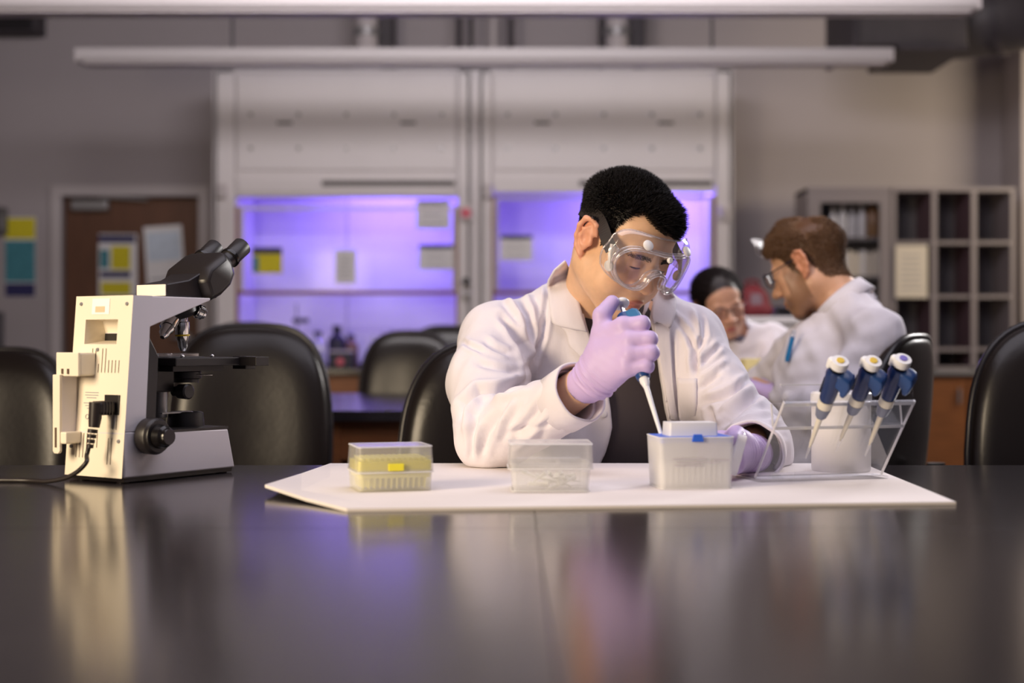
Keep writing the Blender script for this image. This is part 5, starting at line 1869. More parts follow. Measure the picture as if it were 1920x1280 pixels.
# --- shirt
fs_ = Field(axis(-0.06, 0.40, 0.006), axis(2.44, 3.0, 0.006), axis(0.44, 1.11, 0.006))
fs_.ell(CH, (0.150, 0.128, 0.185), 0.0)
fs_.ell(BE, (0.178, 0.150, 0.19), 0.05)
fs_.ell(PE, (0.185, 0.150, 0.13), 0.05)
fs_.cap(NB + np.array([0, 0, -0.015]), SR + np.array([0.07, 0, -0.01]), 0.070, 0.045, 0.03)
fs_.cap(NB + np.array([0, 0, -0.015]), SL + np.array([-0.06, 0, -0.01]), 0.070, 0.045, 0.03)
V, Q = fs_.nets()
sN = normals(V, Q)
V = V + sN * (0.002 * wob(V, 4, 26))[:, None]
world_child('shirt', np_mesh('shirt', V, Q), 'shirt_cloth', man)
# ribbed neckband
nd = (H1(0, -0.02, -0.06) - NB)
nd /= np.linalg.norm(nd)
rb = MB().tube([tuple(NB + nd * t) for t in (-0.018, -0.008, 0.004, 0.012)], [0.0860, 0.0840, 0.0800, 0.0780], 40, cap=False)
rb_ = world_child('neckband', rb.mesh('neckband'), 'shirt_rib', man, smooth='all')
sm = rb_.modifiers.new('thickness', 'SOLIDIFY')
sm.thickness = 0.004

# --- lab coat
fc = Field(axis(-0.15, 0.54, 0.0029), axis(2.16, 2.98, 0.0036), axis(0.45, 1.15, 0.0029, None) if False else np.concatenate([np.arange(0.45, 0.745, 0.007), np.arange(0.745, 1.153, 0.0029)]).astype(np.float32))
zdn = np.array([0, 0, -1.0])
fc.ell(CH + np.array([0, 0.0, 0.0]), (0.192, 0.142, 0.205), 0.0)
fc.ell(BE, (0.196, 0.164, 0.22), 0.05)
fc.cap(BE + np.array([0, 0.02, -0.05]), PE + np.array([0, 0.0, -0.02]), 0.165, 0.185, 0.05)
fc.cap(NB + np.array([0, 0.01, -0.016]), SR, 0.080, 0.066, 0.035)
fc.cap(NB + np.array([0, 0.01, -0.016]), SL, 0.080, 0.064, 0.035)
fc.chain([SR, NP(914, 716, 2.52), ER + np.array([-0.004, 0, 0.006])], [0.072, 0.067, 0.062], 0.03)
fc.chain([ER + np.array([0, 0, 0.002]), NP(985, 786, 2.31), NP(1062, 752, 2.235)], [0.0575, 0.054, 0.047], 0.012)
fc.chain([NP(1056, 754, 2.24), NP(1083, 739, 2.215)], [0.0475, 0.0475], 0.004)          # turned cuff
fc.chain([SL, NP(1332, 722, 2.60), EL], [0.066, 0.060, 0.060], 0.03)
fc.chain([EL, NP(1420, 836, 2.40), NP(1414, 850, 2.30)], [0.060, 0.053, 0.047], 0.02)
fc.cap(EL + np.array([0.005, -0.03, -0.03]), NP(1448, 868, 2.41), 0.040, 0.026, 0.03)
raw = fc.D.copy()


class Raw:
    pass


fraw = Raw()
fraw.ax, fraw.D = fc.ax, raw
X, Y, Z = fc.xyz((slice(None),) * 3)
V2 = [(1060, 440), (1078, 540), (1092, 600), (1118, 680), (1139, 740), (1146, 800), (1134, 850), (1116, 890), (1116, 1100), (1300, 1100), (1272, 880), (1266, 840), (1252, 770), (1240, 700), (1228, 640), (1222, 600), (1238, 540), (1250, 440)]
dv = 2.575
poly = [((a - 960) / FPX * dv, CZ + (640 - b) / FPX * dv) for a, b in V2]
sd = poly_sd(fc.ax[0][:, None], fc.ax[2][None, :], poly).astype(np.float32)
cut = np.maximum(sd[:, None, :], (fc.ax[1] - 2.70)[None, :, None])
fc.D = np.maximum(fc.D, -cut)
fc.cap(NB + nd * -0.02, NB + nd * 0.2, 0.080, 0.088, 0.004, True)              # neck hole
ca, cb_ = NP(1054, 755, 2.243), NP(1120, 716, 2.18)
fc.cap(ca, cb_, 0.0405, 0.0425, 0.003, True)                                   # hollow cuffs
fc.cap(cb_, NP(1190, 680, 2.1), 0.0425, 0.06, 0.002, True)
cc, cd = NP(1424, 838, 2.37), NP(1400, 851, 2.21)
fc.cap(cc, cd, 0.038, 0.0455, 0.003, True)
fc.cap(cd, NP(1375, 862, 2.08), 0.0455, 0.06, 0.002, True)
for c_, d_ in ((NP(1074, 744, 2.223), NP(1089, 735, 2.209) - NP(1052, 757, 2.246)), (NP(1412, 847, 2.288), NP(1409, 849, 2.262) - NP(1417, 845, 2.325))):
    sl = fc._sl(c_ - 0.13, c_ + 0.13)
    X, Y, Z = fc.xyz(sl)
    d_ = d_ / np.linalg.norm(d_)
    along = (X - c_[0]) * d_[0] + (Y - c_[1]) * d_[1] + (Z - c_[2]) * d_[2]
    rad_ = np.sqrt(np.maximum((X - c_[0]) ** 2 + (Y - c_[1]) ** 2 + (Z - c_[2]) ** 2 - along ** 2, 0))
    piece = np.where((rad_ < 0.068) & (along < 0.06), along, -1.0)
    fc.D[sl] = np.maximum(fc.D[sl], piece.astype(np.float32))
X0 = fc.ax[2] - (TZ + PT + 0.001)
fc.D = np.maximum(fc.D, -X0[None, None, :] * np.where(fc.ax[1] < 2.44, 1, 0)[None, :, None] - np.where(fc.ax[1] < 2.44, 0, 1)[None, :, None])
V, Q = fc.nets()
N = normals(V, Q)
FOLDS = [
    ([(940, 590), (960, 622), (977, 645), (988, 675), (991, 705)], 7, -0.0090),
    ([(1022, 590), (1017, 632), (1004, 664), (994, 700)], 6, -0.0060),
    ([(1030, 528), (1024, 575), (1020, 615)], 6, -0.0040),
    ([(948, 552), (972, 590), (984, 630)], 7, 0.0050),
    ([(985, 548), (1000, 580), (1004, 620)], 7, 0.0035),
    ([(968, 556), (990, 590), (996, 640)], 6, -0.0035),
    ([(905, 638), (930, 652), (960, 664)], 6, -0.0035),
    ([(866, 640), (885, 650), (908, 660)], 5, -0.0030),
    ([(892, 680), (930, 690), (975, 700)], 7, -0.0030),
    ([(994, 712), (960, 727), (930, 732), (898, 732), (872, 757), (856, 790)], 8, -0.0100),
    ([(900, 752), (880, 775), (870, 815)], 7, 0.0045),
    ([(935, 770), (912, 812), (902, 856)], 8, -0.0045),
    ([(895, 780), (884, 820), (884, 860)], 6, -0.0035),
    ([(968, 745), (945, 785), (928, 830)], 8, 0.0040),
    ([(1030, 735), (995, 785), (960, 820)], 8, -0.0045),
    ([(1035, 765), (1000, 812), (965, 846)], 8, 0.0035),
    ([(1040, 790), (1005, 800), (950, 812)], 6, -0.0025),
    ([(1040, 700), (1043, 740), (1048, 775), (1064, 808)], 3.5, -0.0035),
    ([(1062, 690), (1066, 740), (1074, 790)], 3, -0.0018),
    ([(1279, 605), (1292, 630), (1302, 655), (1302, 706)], 6, -0.0060),
    ([(1314, 590), (1318, 630), (1306, 668), (1302, 700)], 6, -0.0060),
    ([(1294, 575), (1312, 610), (1318, 640)], 6, 0.0040),
    ([(1260, 578), (1280, 600), (1296, 640)], 6, 0.0030),
    ([(1307, 690), (1330, 668), (1352, 645)], 6, -0.0055),
    ([(1310, 712), (1340, 690), (1362, 676)], 6, 0.0035),
    ([(1311, 728), (1336, 712), (1350, 700)], 5, -0.0040),
    ([(1316, 756), (1350, 744), (1380, 730), (1407, 708)], 7, -0.0065),
    ([(1345, 775), (1385, 748), (1415, 724)], 7, 0.0050),
    ([(1352, 800), (1388, 764), (1430, 736)], 7, -0.0070),
    ([(1365, 806), (1405, 782), (1450, 772)], 7, 0.0050),
    ([(1398, 796), (1430, 798), (1468, 800)], 6, -0.0055),
    ([(1415, 812), (1445, 815), (1472, 830)], 6, 0.0035),
    ([(1340, 800), (1332, 780), (1330, 760)], 7, -0.0045),
    ([(1258, 625), (1262, 680), (1268, 760)], 4, -0.0025),
]
edge_d = np.minimum(seg_dist(V, NP(1083, 739, 2.215), NP(1100, 729, 2.2))[0], seg_dist(V, NP(1416, 846, 2.31), NP(1405, 850, 2.24))[0])
soft = np.clip((edge_d - 0.050) / 0.025, 0.0, 1)
V0 = V.copy()
V = fold_cloth(V, N, [(a, b * 0.85, c * 1.7) for a, b, c in FOLDS])
wz = wob(V * np.array([1.0, 0.8, 0.8]), 31, 17)
V = V - N * (0.0026 * np.clip(1 - np.abs(wz) * 2.2, 0, 1) ** 2 * np.clip(wob(V, 41, 9) + 0.35, 0, 1))[:, None]
amp = 0.0009 * wob(V, 2, 34) + 0.0009 * wob(V * np.array([1, 1, 0.5]), 3, 80)
V = V + N * amp[:, None]
V = V0 + (V - V0) * soft[:, None]
low = V[:, 1] < 2.44
V[:, 2] = np.where(low, np.maximum(V[:, 2], TZ + PT + 0.0004), V[:, 2])
V = relax(V, Q, 1, 0.35)
coat = world_child('lab_coat', np_mesh('lab_coat', V, Q), 'coat_cloth', man)


def wdrape(*a, **k):
    o = drape(*a, **k)
    o.matrix_parent_inverse = Matrix.Translation(man.location).inverted()
    return o


def cuff_band(a, b, ra, rb, wob_):
    a, b = Vector(a), Vector(b)
    ax_ = (b - a)
    L_ = ax_.length
    prof = [(ra - 0.004, 0.0), (ra, 0.0015), (rb, L_ - 0.002), (rb - 0.0012, L_), (rb - 0.0042, L_), (rb - 0.0052, L_ - 0.002), (ra - 0.0062, 0.001)]
    z = ax_.normalized()
    x = z.orthogonal().normalized()
    y = z.cross(x)
    n = 48
    vs, fs_b = [], []
    for r_, h in prof:
        for i in range(n):
            t_ = 2 * PI * i / n
            k_ = 1 + wob_ * (0.6 * math.sin(3 * t_ + 1) + 0.4 * math.sin(7 * t_)) * (0.4 + 0.6 * h / L_)
            vs.append(a + z * (h + wob_ * 0.05 * math.sin(2 * t_ + 0.6)) + (x * math.cos(t_) + y * math.sin(t_)) * r_ * k_)
    m = len(prof)
    for k_ in range(m):
        k2 = (k_ + 1) % m
        for i in range(n):
            j = (i + 1) % n
            fs_b.append((k_ * n + i, k_ * n + j, k2 * n + j, k2 * n + i))
    return world_child('cuff', MB().add(vs, fs_b).mesh('cuff'), 'coat_cloth', man, smooth='all')


cuff_band(NP(1052, 757, 2.246), NP(1089, 735, 2.209), 0.0495, 0.0505, 0.035)
cuff_band(NP(1417, 845, 2.325), NP(1409, 849, 2.262), 0.0495, 0.0525, 0.045)
# collar and lapels, pocket
wdrape('collar', fraw, [(1040, 506), (1026, 530), (1030, 570), (1036, 609), (1077, 617)], [(1060, 488), (1068, 505), (1080, 545), (1091, 585), (1101, 622)], 'coat_cloth', man, off=0.013, puff=0.004)
wdrape('lapel', fraw, [(1040, 600), (1064, 626), (1066, 648), (1092, 672), (1120, 700)], [(1094, 588), (1101, 615), (1112, 648), (1124, 680), (1134, 705)], 'coat_cloth', man, off=0.008, puff=0.003, dmin=2.42)
wdrape('collar', fraw, [(1256, 542), (1268, 560), (1266, 590), (1257, 616), (1238, 600)], [(1240, 535), (1230, 552), (1222, 575), (1222, 595), (1226, 606)], 'coat_cloth', man, off=0.012, puff=0.003)
wdrape('lapel', fraw, [(1258, 600), (1256, 622), (1258, 660), (1262, 720), (1270, 790)], [(1226, 604), (1228, 630), (1236, 670), (1246, 720), (1258, 785)], 'coat_cloth', man, off=0.007, puff=0.002)
wdrape('pocket', fraw, [(1270, 709), (1306, 709)], [(1274, 815), (1305, 812)], 'coat_cloth', man, off=0.006, nu=8)
# collar stand behind the neck
cs = []
ns = 26
for i in range(ns + 1):
    a = rad(-25 + 230 * i / ns)
    cs.append(a)
xa = np.array([1.0, 0, 0])
xa -= nd * (xa @ nd)
xa /= np.linalg.norm(xa)
ya = np.cross(nd, xa)
rows = []
for h_, r_ in ((0.000, 0.086), (0.022, 0.087), (0.040, 0.085), (0.044, 0.089), (0.030, 0.097), (0.004, 0.104), (-0.012, 0.108)):
    rows.append([tuple(NB + nd * (h_ + 0.004) + (xa * math.cos(a) + ya * math.sin(a)) * r_ * (1.0 if h_ < 0.03 else 1.0)) for a in cs])
vs = [p for r_ in rows for p in r_]
m_ = ns + 1
fs2 = [(j * m_ + i, j * m_ + i + 1, (j + 1) * m_ + i + 1, (j + 1) * m_ + i) for j in range(len(rows) - 1) for i in range(ns)]
ck = world_child('collar_stand', MB().add(vs, fs2).mesh('collar_stand'), 'coat_cloth', man, smooth='all')
sm = ck.modifiers.new('thickness', 'SOLIDIFY')
sm.thickness = 0.003
# button and the coat's sleeve placket button
for (a, b, d) in ((1131, 776, 2.530), (1140, 690, 2.49)):
    pass
bq = NP(1131, 776, 2.0)
dirv = (bq - np.array([0, 0, CZ])) / 2.0
for d in np.arange(2.3, 2.8, 0.001):
    if grid_at(fraw, (np.array([0, 0, CZ]) + dirv * d)[None])[0] < 0:
        break
bp_ = np.array([0, 0, CZ]) + dirv * (d - 0.004)
bm_ = MB().lathe([(0.0062, 0), (0.0066, 0.0012), (0.0050, 0.0022), (0, 0.0018)], tuple(bp_), (0, -1, 0.1), 18)
world_child('button', bm_.mesh('button'), 'button_white', man, smooth=True)
# coat skirt, trousers, shoes below the bench
ft = Field(axis(-0.12, 0.46, 0.009), axis(2.15, 3.0, 0.009), axis(0.0, 0.66, 0.009))
ft.ell(PE + np.array([0, 0.01, 0.02]), (0.19, 0.15, 0.12), 0.0)
for sx_ in (-1, 1):
    hip = np.array([0.165 + 0.09 * sx_, 2.78, 0.535])
    kn = np.array([0.165 + 0.14 * sx_, 2.36, 0.54])
    an = np.array([0.165 + 0.13 * sx_, 2.42, 0.10])
    ft.chain([hip, kn, an], [0.088, 0.066, 0.05], 0.03)
V, Q = ft.nets()
world_child('trousers', np_mesh('trousers', V, Q), 'trouser_cloth', man)
for sx_ in (-1, 1):
    fq = Field(axis(0.02 + (0.13 * sx_ - 0.02), 0.31 + 0.13 * sx_, 0.006), axis(2.15, 2.55, 0.006), axis(0.0, 0.14, 0.006))
    an = np.array([0.165 + 0.13 * sx_, 2.42, 0.075])
    fq.cap(an, an + np.array([0.01 * sx_, 0.03, -0.035]), 0.046, 0.038, 0.0)
    fq.cap(an + np.array([0, 0.02, -0.035]), an + np.array([0.02 * sx_, -0.16, -0.040]), 0.040, 0.034, 0.02)
    fq.D = np.maximum(fq.D, -(fq.ax[2] - 0.004)[None, None, :])
    V, Q = fq.nets()
    world_child('shoe', np_mesh('shoe', V, Q), 'shoe_black', man)

# --- gloves
fg = Field(axis(0.085, 0.245, 0.0013), axis(2.08, 2.27, 0.0013), axis(0.845, 1.055, 0.0013))
Wp = [NP(1117, 690, 2.195), NP(1116, 700, 2.187), NP(1119, 711, 2.185), NP(1125, 722, 2.188)]
MC = [NP(1169, 612, 2.160), NP(1180, 638, 2.147), NP(1182, 665, 2.140), NP(1176, 691, 2.140)]
PI_ = [NP(1204, 607, 2.150), NP(1217, 636, 2.138), NP(1221, 661, 2.131), NP(1212, 686, 2.130)]
DI = [NP(1203, 612, 2.182), NP(1213, 640, 2.172), NP(1216, 664, 2.163), NP(1208, 688, 2.158)]
TI = [NP(1183, 617, 2.203), NP(1190, 644, 2.197), NP(1194, 667, 2.187), NP(1191, 690, 2.178)]
rr = [0.0135, 0.0138, 0.0132, 0.0122]
fg.cap(NP(1104, 716, 2.206), NP(1120, 697, 2.190), 0.0300, 0.0290, 0.0)
for i in range(4):
    fg.cap(Wp[i], MC[i], 0.0215 if i in (1, 2) else 0.0195, rr[i] + 0.0005, 0.016)
fg.cap(NP(1135, 665, 2.180), NP(1165, 650, 2.165), 0.026, 0.018, 0.014)
fg.chain([NP(1124, 684, 2.192), NP(1130, 628, 2.188)], [0.023, 0.0170], 0.018)
fg.chain([NP(1130, 628, 2.188), NP(1129, 592, 2.192), NP(1148, 566, 2.205)], [0.0165, 0.0142, 0.0112], 0.004)
fg.cap(NP(1130, 628, 2.188), MC[0], 0.014, 0.012, 0.012)
for i in range(4):
    fg.chain([MC[i], PI_[i], DI[i], TI[i]], [rr[i] + 0.0004, rr[i] - 0.0008, rr[i] - 0.0018, rr[i] - 0.003], 0.0035)
fg.cap(NP(1103.5, 716.5, 2.206), NP(1098, 721, 2.210), 0.0305, 0.0312, 0.003)
fg.cap(NP(1103, 717, 2.2065), NP(1085, 735, 2.225), 0.0288, 0.030, 0.0, True)
V, Q = fg.nets()
N = normals(V, Q)
wa, wb_ = NP(1100, 720, 2.208), NP(1150, 655, 2.170)
_, t = seg_dist(V, wa, wb_)
env = 2.1 * np.exp(-((t - 0.22) / 0.24) ** 2) * np.clip((t - 0.03) / 0.1, 0, 1)
axw = (wb_ - wa) / np.linalg.norm(wb_ - wa)
s_ = V @ axw
wr = np.sin(s_ * 1250 + 1.6 * wob(V, 9, 70)) * 0.5 + np.sin(s_ * 560 + 2.2 * wob(V, 5, 45))
V = V + N * (0.00085 * env * wr + 0.00035 * wob(V, 6, 150))[:, None]
V = relax(V, Q, 1, 0.4)
world_child('glove', np_mesh('glove', V, Q), 'glove_lilac', man, label='lilac glove on the right hand, gripping the blue pipette')

fg = Field(axis(0.275, 0.425, 0.0015), axis(2.03, 2.31, 0.0015), axis(0.755, 0.875, 0.0015))
w0 = NP(1404, 850, 2.255)
fg.cap(w0, NP(1385, 846, 2.19), 0.0310, 0.0300, 0.0)
hm = [NP(1372, 828, 2.125), NP(1374, 843, 2.118), NP(1376, 858, 2.118), NP(1377, 872, 2.125)]
for i in range(4):
    fg.cap(NP(1385, 838 + 7 * i, 2.185), hm[i], 0.0205, 0.0135, 0.014)
fp = [NP(1352, 822, 2.108), NP(1350, 840, 2.104), NP(1351, 857, 2.104), NP(1354, 873, 2.108)]
ft_ = [NP(1333, 822, 2.112), NP(1330, 840, 2.112), NP(1332, 857, 2.112), NP(1337, 872, 2.114)]
fe = [NP(1318, 826, 2.116), NP(1314, 842, 2.116), NP(1317, 858, 2.116), NP(1324, 872, 2.118)]
for i in range(4):
    fg.chain([hm[i], fp[i], ft_[i], fe[i]], [0.0134, 0.0118, 0.0108, 0.0098], 0.0035)
fg.chain([NP(1388, 826, 2.18), NP(1380, 816, 2.135), NP(1378, 818, 2.09), NP(1376, 822, 2.062)], [0.0175, 0.0135, 0.0125, 0.0105], 0.008)
fg.cap(NP(1406, 850, 2.262), NP(1411, 850, 2.28), 0.0318, 0.0325, 0.003)
fg.cap(NP(1408, 850, 2.268), NP(1420, 850, 2.32), 0.0300, 0.0315, 0.0, True)
fg.D = np.maximum(fg.D, -(fg.ax[2] - (TZ + PT + 0.0006))[None, None, :])
V, Q = fg.nets()
N = normals(V, Q)
axw = np.array([-0.2, -0.97, 0.0])
s_ = V @ axw
env = np.exp(-((V[:, 1] - 2.225) / 0.05) ** 2) * np.clip((2.268 - V[:, 1]) / 0.015, 0, 1)
V = V + N * (0.0010 * env * (np.sin(s_ * 700 + 2 * wob(V, 3, 50)) + 0.6 * np.sin(s_ * 1150 + wob(V, 8, 60))))[:, None]
V = relax(V, Q, 1, 0.4)
world_child('glove', np_mesh('glove', V, Q), 'glove_lilac', man, label='lilac glove on the left hand, behind the blue-racked tip box')
# the clear lid in the left hand
ld = thing('box_lid', 'clear lid held in the gloved left hand beside the blue-racked box', 'lid', P(1381, 852, 2.070))
ld.rotation_euler = (rad(0), rad(-74), rad(10))
part('shell', rect_shell(0.060, 0.050, 0.0, 0.012, 0.0014, 0.001, top=True, r=0.006), 'lid_milky', ld, smooth=True)
part('rim', MB().tube([(0.035 * math.cos(a), 0.024 * math.sin(a), 0.0) for a in [2 * PI * i / 24 for i in range(25)]], 0.001, 6, cap=False), 'lid_clear', ld)

# --- safety goggles
gg = thing('safety_goggles', 'clear vented safety goggles on the face of the pipetting man', 'goggles', (0, 0, 0))
gg.matrix_world = H1.M
half = [(0.0, 0.031), (0.022, 0.0315), (0.045, 0.030), (0.062, 0.023), (0.0725, 0.006), (0.071, -0.013), (0.060, -0.029), (0.043, -0.0365), (0.027, -0.034), (0.0185, -0.023), (0.0140, -0.0095), (0.0, -0.0025)]
half = [(x * 1.15, z * 1.06) for x, z in half]
loop = half + [(-x, z) for x, z in reversed(half[1:-1])]


def closed(pts, n=5):
    out = []
    m = len(pts)
    for i in range(m):
        a, b, c, d = (Vector(pts[(i + k) % m]) for k in (-1, 0, 1, 2))
        for j in range(n):
            t = j / n
            out.append(0.5 * ((2 * b) + (c - a) * t + (2 * a - 5 * b + 4 * c - d) * t * t + (3 * b - a - 3 * c + d) * t ** 3))
    return out


GY = lambda x, z: 0.1125 - 4.2 * x * x - 0.10 * (z + 0.0) * 0.6
lp = closed([Vector((x, z)) for x, z in loop])
lz = 0.0065
front = [Vector((p.x, GY(p.x, p.y), p.y + lz)) for p in lp]
rimt = MB().tube(front + [front[0]], 0.0032, 10, cap=False)
part('rim', rimt, 'goggle_rim', gg, smooth='all')
rim2 = [Vector((p.x * 1.035, GY(p.x, p.y) - 0.006, p.y * 1.06 + lz)) for p in lp]
part('rim_flange', MB().tube(rim2 + [rim2[0]], 0.0022, 8, cap=False), 'goggle_rim', gg, smooth='all')
n_ = len(front)
ctr = []
vs = []
NR = 6
for k in range(NR):
    sK = 1 - k / (NR - 0.5)
    for p in lp:
        x, z = p.x * sK, p.y * sK + (1 - sK) * 0.004
        vs.append((x, GY(x, z) + 0.001, z + lz))
vs.append((0, GY(0, 0.004) + 0.001, 0.004 + lz))
fs2 = []
for k in range(NR - 1):
    for i in range(n_):
        j = (i + 1) % n_
        fs2.append((k * n_ + i, k * n_ + j, (k + 1) * n_ + j, (k + 1) * n_ + i))
for i in range(n_):
    fs2.append(((NR - 1) * n_ + i, (NR - 1) * n_ + (i + 1) % n_, NR * n_))
part('lens', MB().add(vs, fs2), 'goggle_lens', gg, smooth='all')


def back_pt(p):
    """where the soft body meets the face"""
    x, z = p.x * 1.10, p.y * 1.0 + (0.022 if p.y > 0.015 else 0.0) * min(1, max(0, (p.y - 0.0) / 0.03)) - (0.004 if p.y < -0.02 else 0)
    ax_ = abs(x)
    y = 0.0985 - 6.0 * ax_ * ax_ - 0.10 * max(0, z) if ax_ > 0.02 else 0.0961 - 0.1 * max(0, z)
    return Vector((x, max(y, 0.052), z + lz))


bk_ = [back_pt(p) for p in lp]
vs = []
for k in range(5):
    t = k / 4
    for a, b in zip(rim2, bk_):
        c = a.lerp(b, t)
        c = c + Vector((c.x * 0.06 * math.sin(PI * t), 0, (0.004 * math.sin(PI * t)) * (1 if c.z > 0 else -0.3)))
        vs.append(tuple(c))
fs2 = [(k * n_ + i, k * n_ + (i + 1) % n_, (k + 1) * n_ + (i + 1) % n_, (k + 1) * n_ + i) for k in range(4) for i in range(n_)]
part('soft_body', MB().add(vs, fs2), 'goggle_vinyl', gg, smooth='all')
part('face_seal', MB().tube(bk_ + [bk_[0]], 0.0016, 6, cap=False), 'goggle_rim', gg, smooth='all')
for (x, y, z, nx, ny, nz) in ((0.046, 0.098, 0.047, 0.2, 0.55, 0.8), (-0.046, 0.098, 0.047, -0.2, 0.55, 0.8), (0.079, 0.072, -0.012, 1, 0.25, -0.1), (-0.079, 0.072, -0.012, -1, 0.25, -0.1), (0.0, 0.1145, 0.034, 0, 0.8, 0.6)):
    d_ = Vector((nx, ny, nz)).normalized()
    r_ = 0.0095 if x else 0.0052
    part('vent_cap', MB().lathe([(r_ * 0.86, 0), (r_, 0.0015), (r_, 0.0045), (r_ * 0.8, 0.006), (0, 0.0062)], (x, y, z), d_, 20), 'vent_cap', gg, smooth=True)
for m in (1, -1):
    part('strap_clip', MB().box((0.0815 * m, 0.068, 0.012), (0.006, 0.026, 0.026), (0, 0, rad(-16 * m))), 'goggle_rim', gg, bevel=0.002)
    part('clip_bar', MB().tube([(0.084 * m, 0.074, -0.006), (0.0845 * m, 0.066, 0.006), (0.0835 * m, 0.058, 0.022)], 0.0035, 8), 'vent_cap', gg, smooth=True)
# strap: flat band round the head
sp = []
ctrl = [(0.0835, 0.062, 0.014), (0.0832, 0.040, 0.022), (0.0805, 0.018, 0.032), (0.0762, -0.004, 0.037), (0.0738, -0.030, 0.033), (0.0650, -0.062, 0.022), (0.041, -0.091, 0.012), (0.0, -0.1040, 0.008)]
ctrl = ctrl + [(-x, y, z) for x, y, z in reversed(ctrl[:-1])]
sp = catmull([Vector(c) for c in ctrl], 5)
vs = []
for i, p in enumerate(sp):
    tg = (sp[min(i + 1, len(sp) - 1)] - sp[max(i - 1, 0)]).normalized()
    nrm_ = Vector((p.x, p.y + 0.018, 0)).normalized()
    upv = tg.cross(nrm_).normalized()
    if upv.z < 0:
        upv = -upv
    for a, b in ((-1, 0), (1, 0), (1, 1), (-1, 1)):
        vs.append(tuple(p + upv * 0.0115 * a + nrm_ * 0.0018 * b))
fs2 = []
for i in range(len(sp) - 1):
    for k in range(4):
        j = (k + 1) % 4
        fs2.append((i * 4 + k, i * 4 + j, (i + 1) * 4 + j, (i + 1) * 4 + k))
fs2 += [(0, 1, 2, 3), tuple(len(sp) * 4 - 1 - k for k in range(4))]
part('strap', MB().add(vs, fs2), 'strap_black', gg)
# ------------------------------------------------------------------ the right-hand group
bench(0.14, 0.98, 3.88, 4.34, 'black-topped oak bench at which the bearded man and the woman sit', None)
mat('hair_brown', rgb(112, 82, 58), 0.42, spec=0.5)
mat('hair_dark', rgb(30, 23, 24), 0.6, spec=0.1)
mat('glasses_frame', rgb(40, 38, 52), 0.3)
mat('shirt_grey', rgb(120, 116, 128), 0.85)
mat('shirt_striped', rgb(150, 156, 186), 0.8, vary=(90, 0.2, (1, 0.1, 0.1)))
mat('pale_yellow', rgb(236, 222, 160), 0.6)


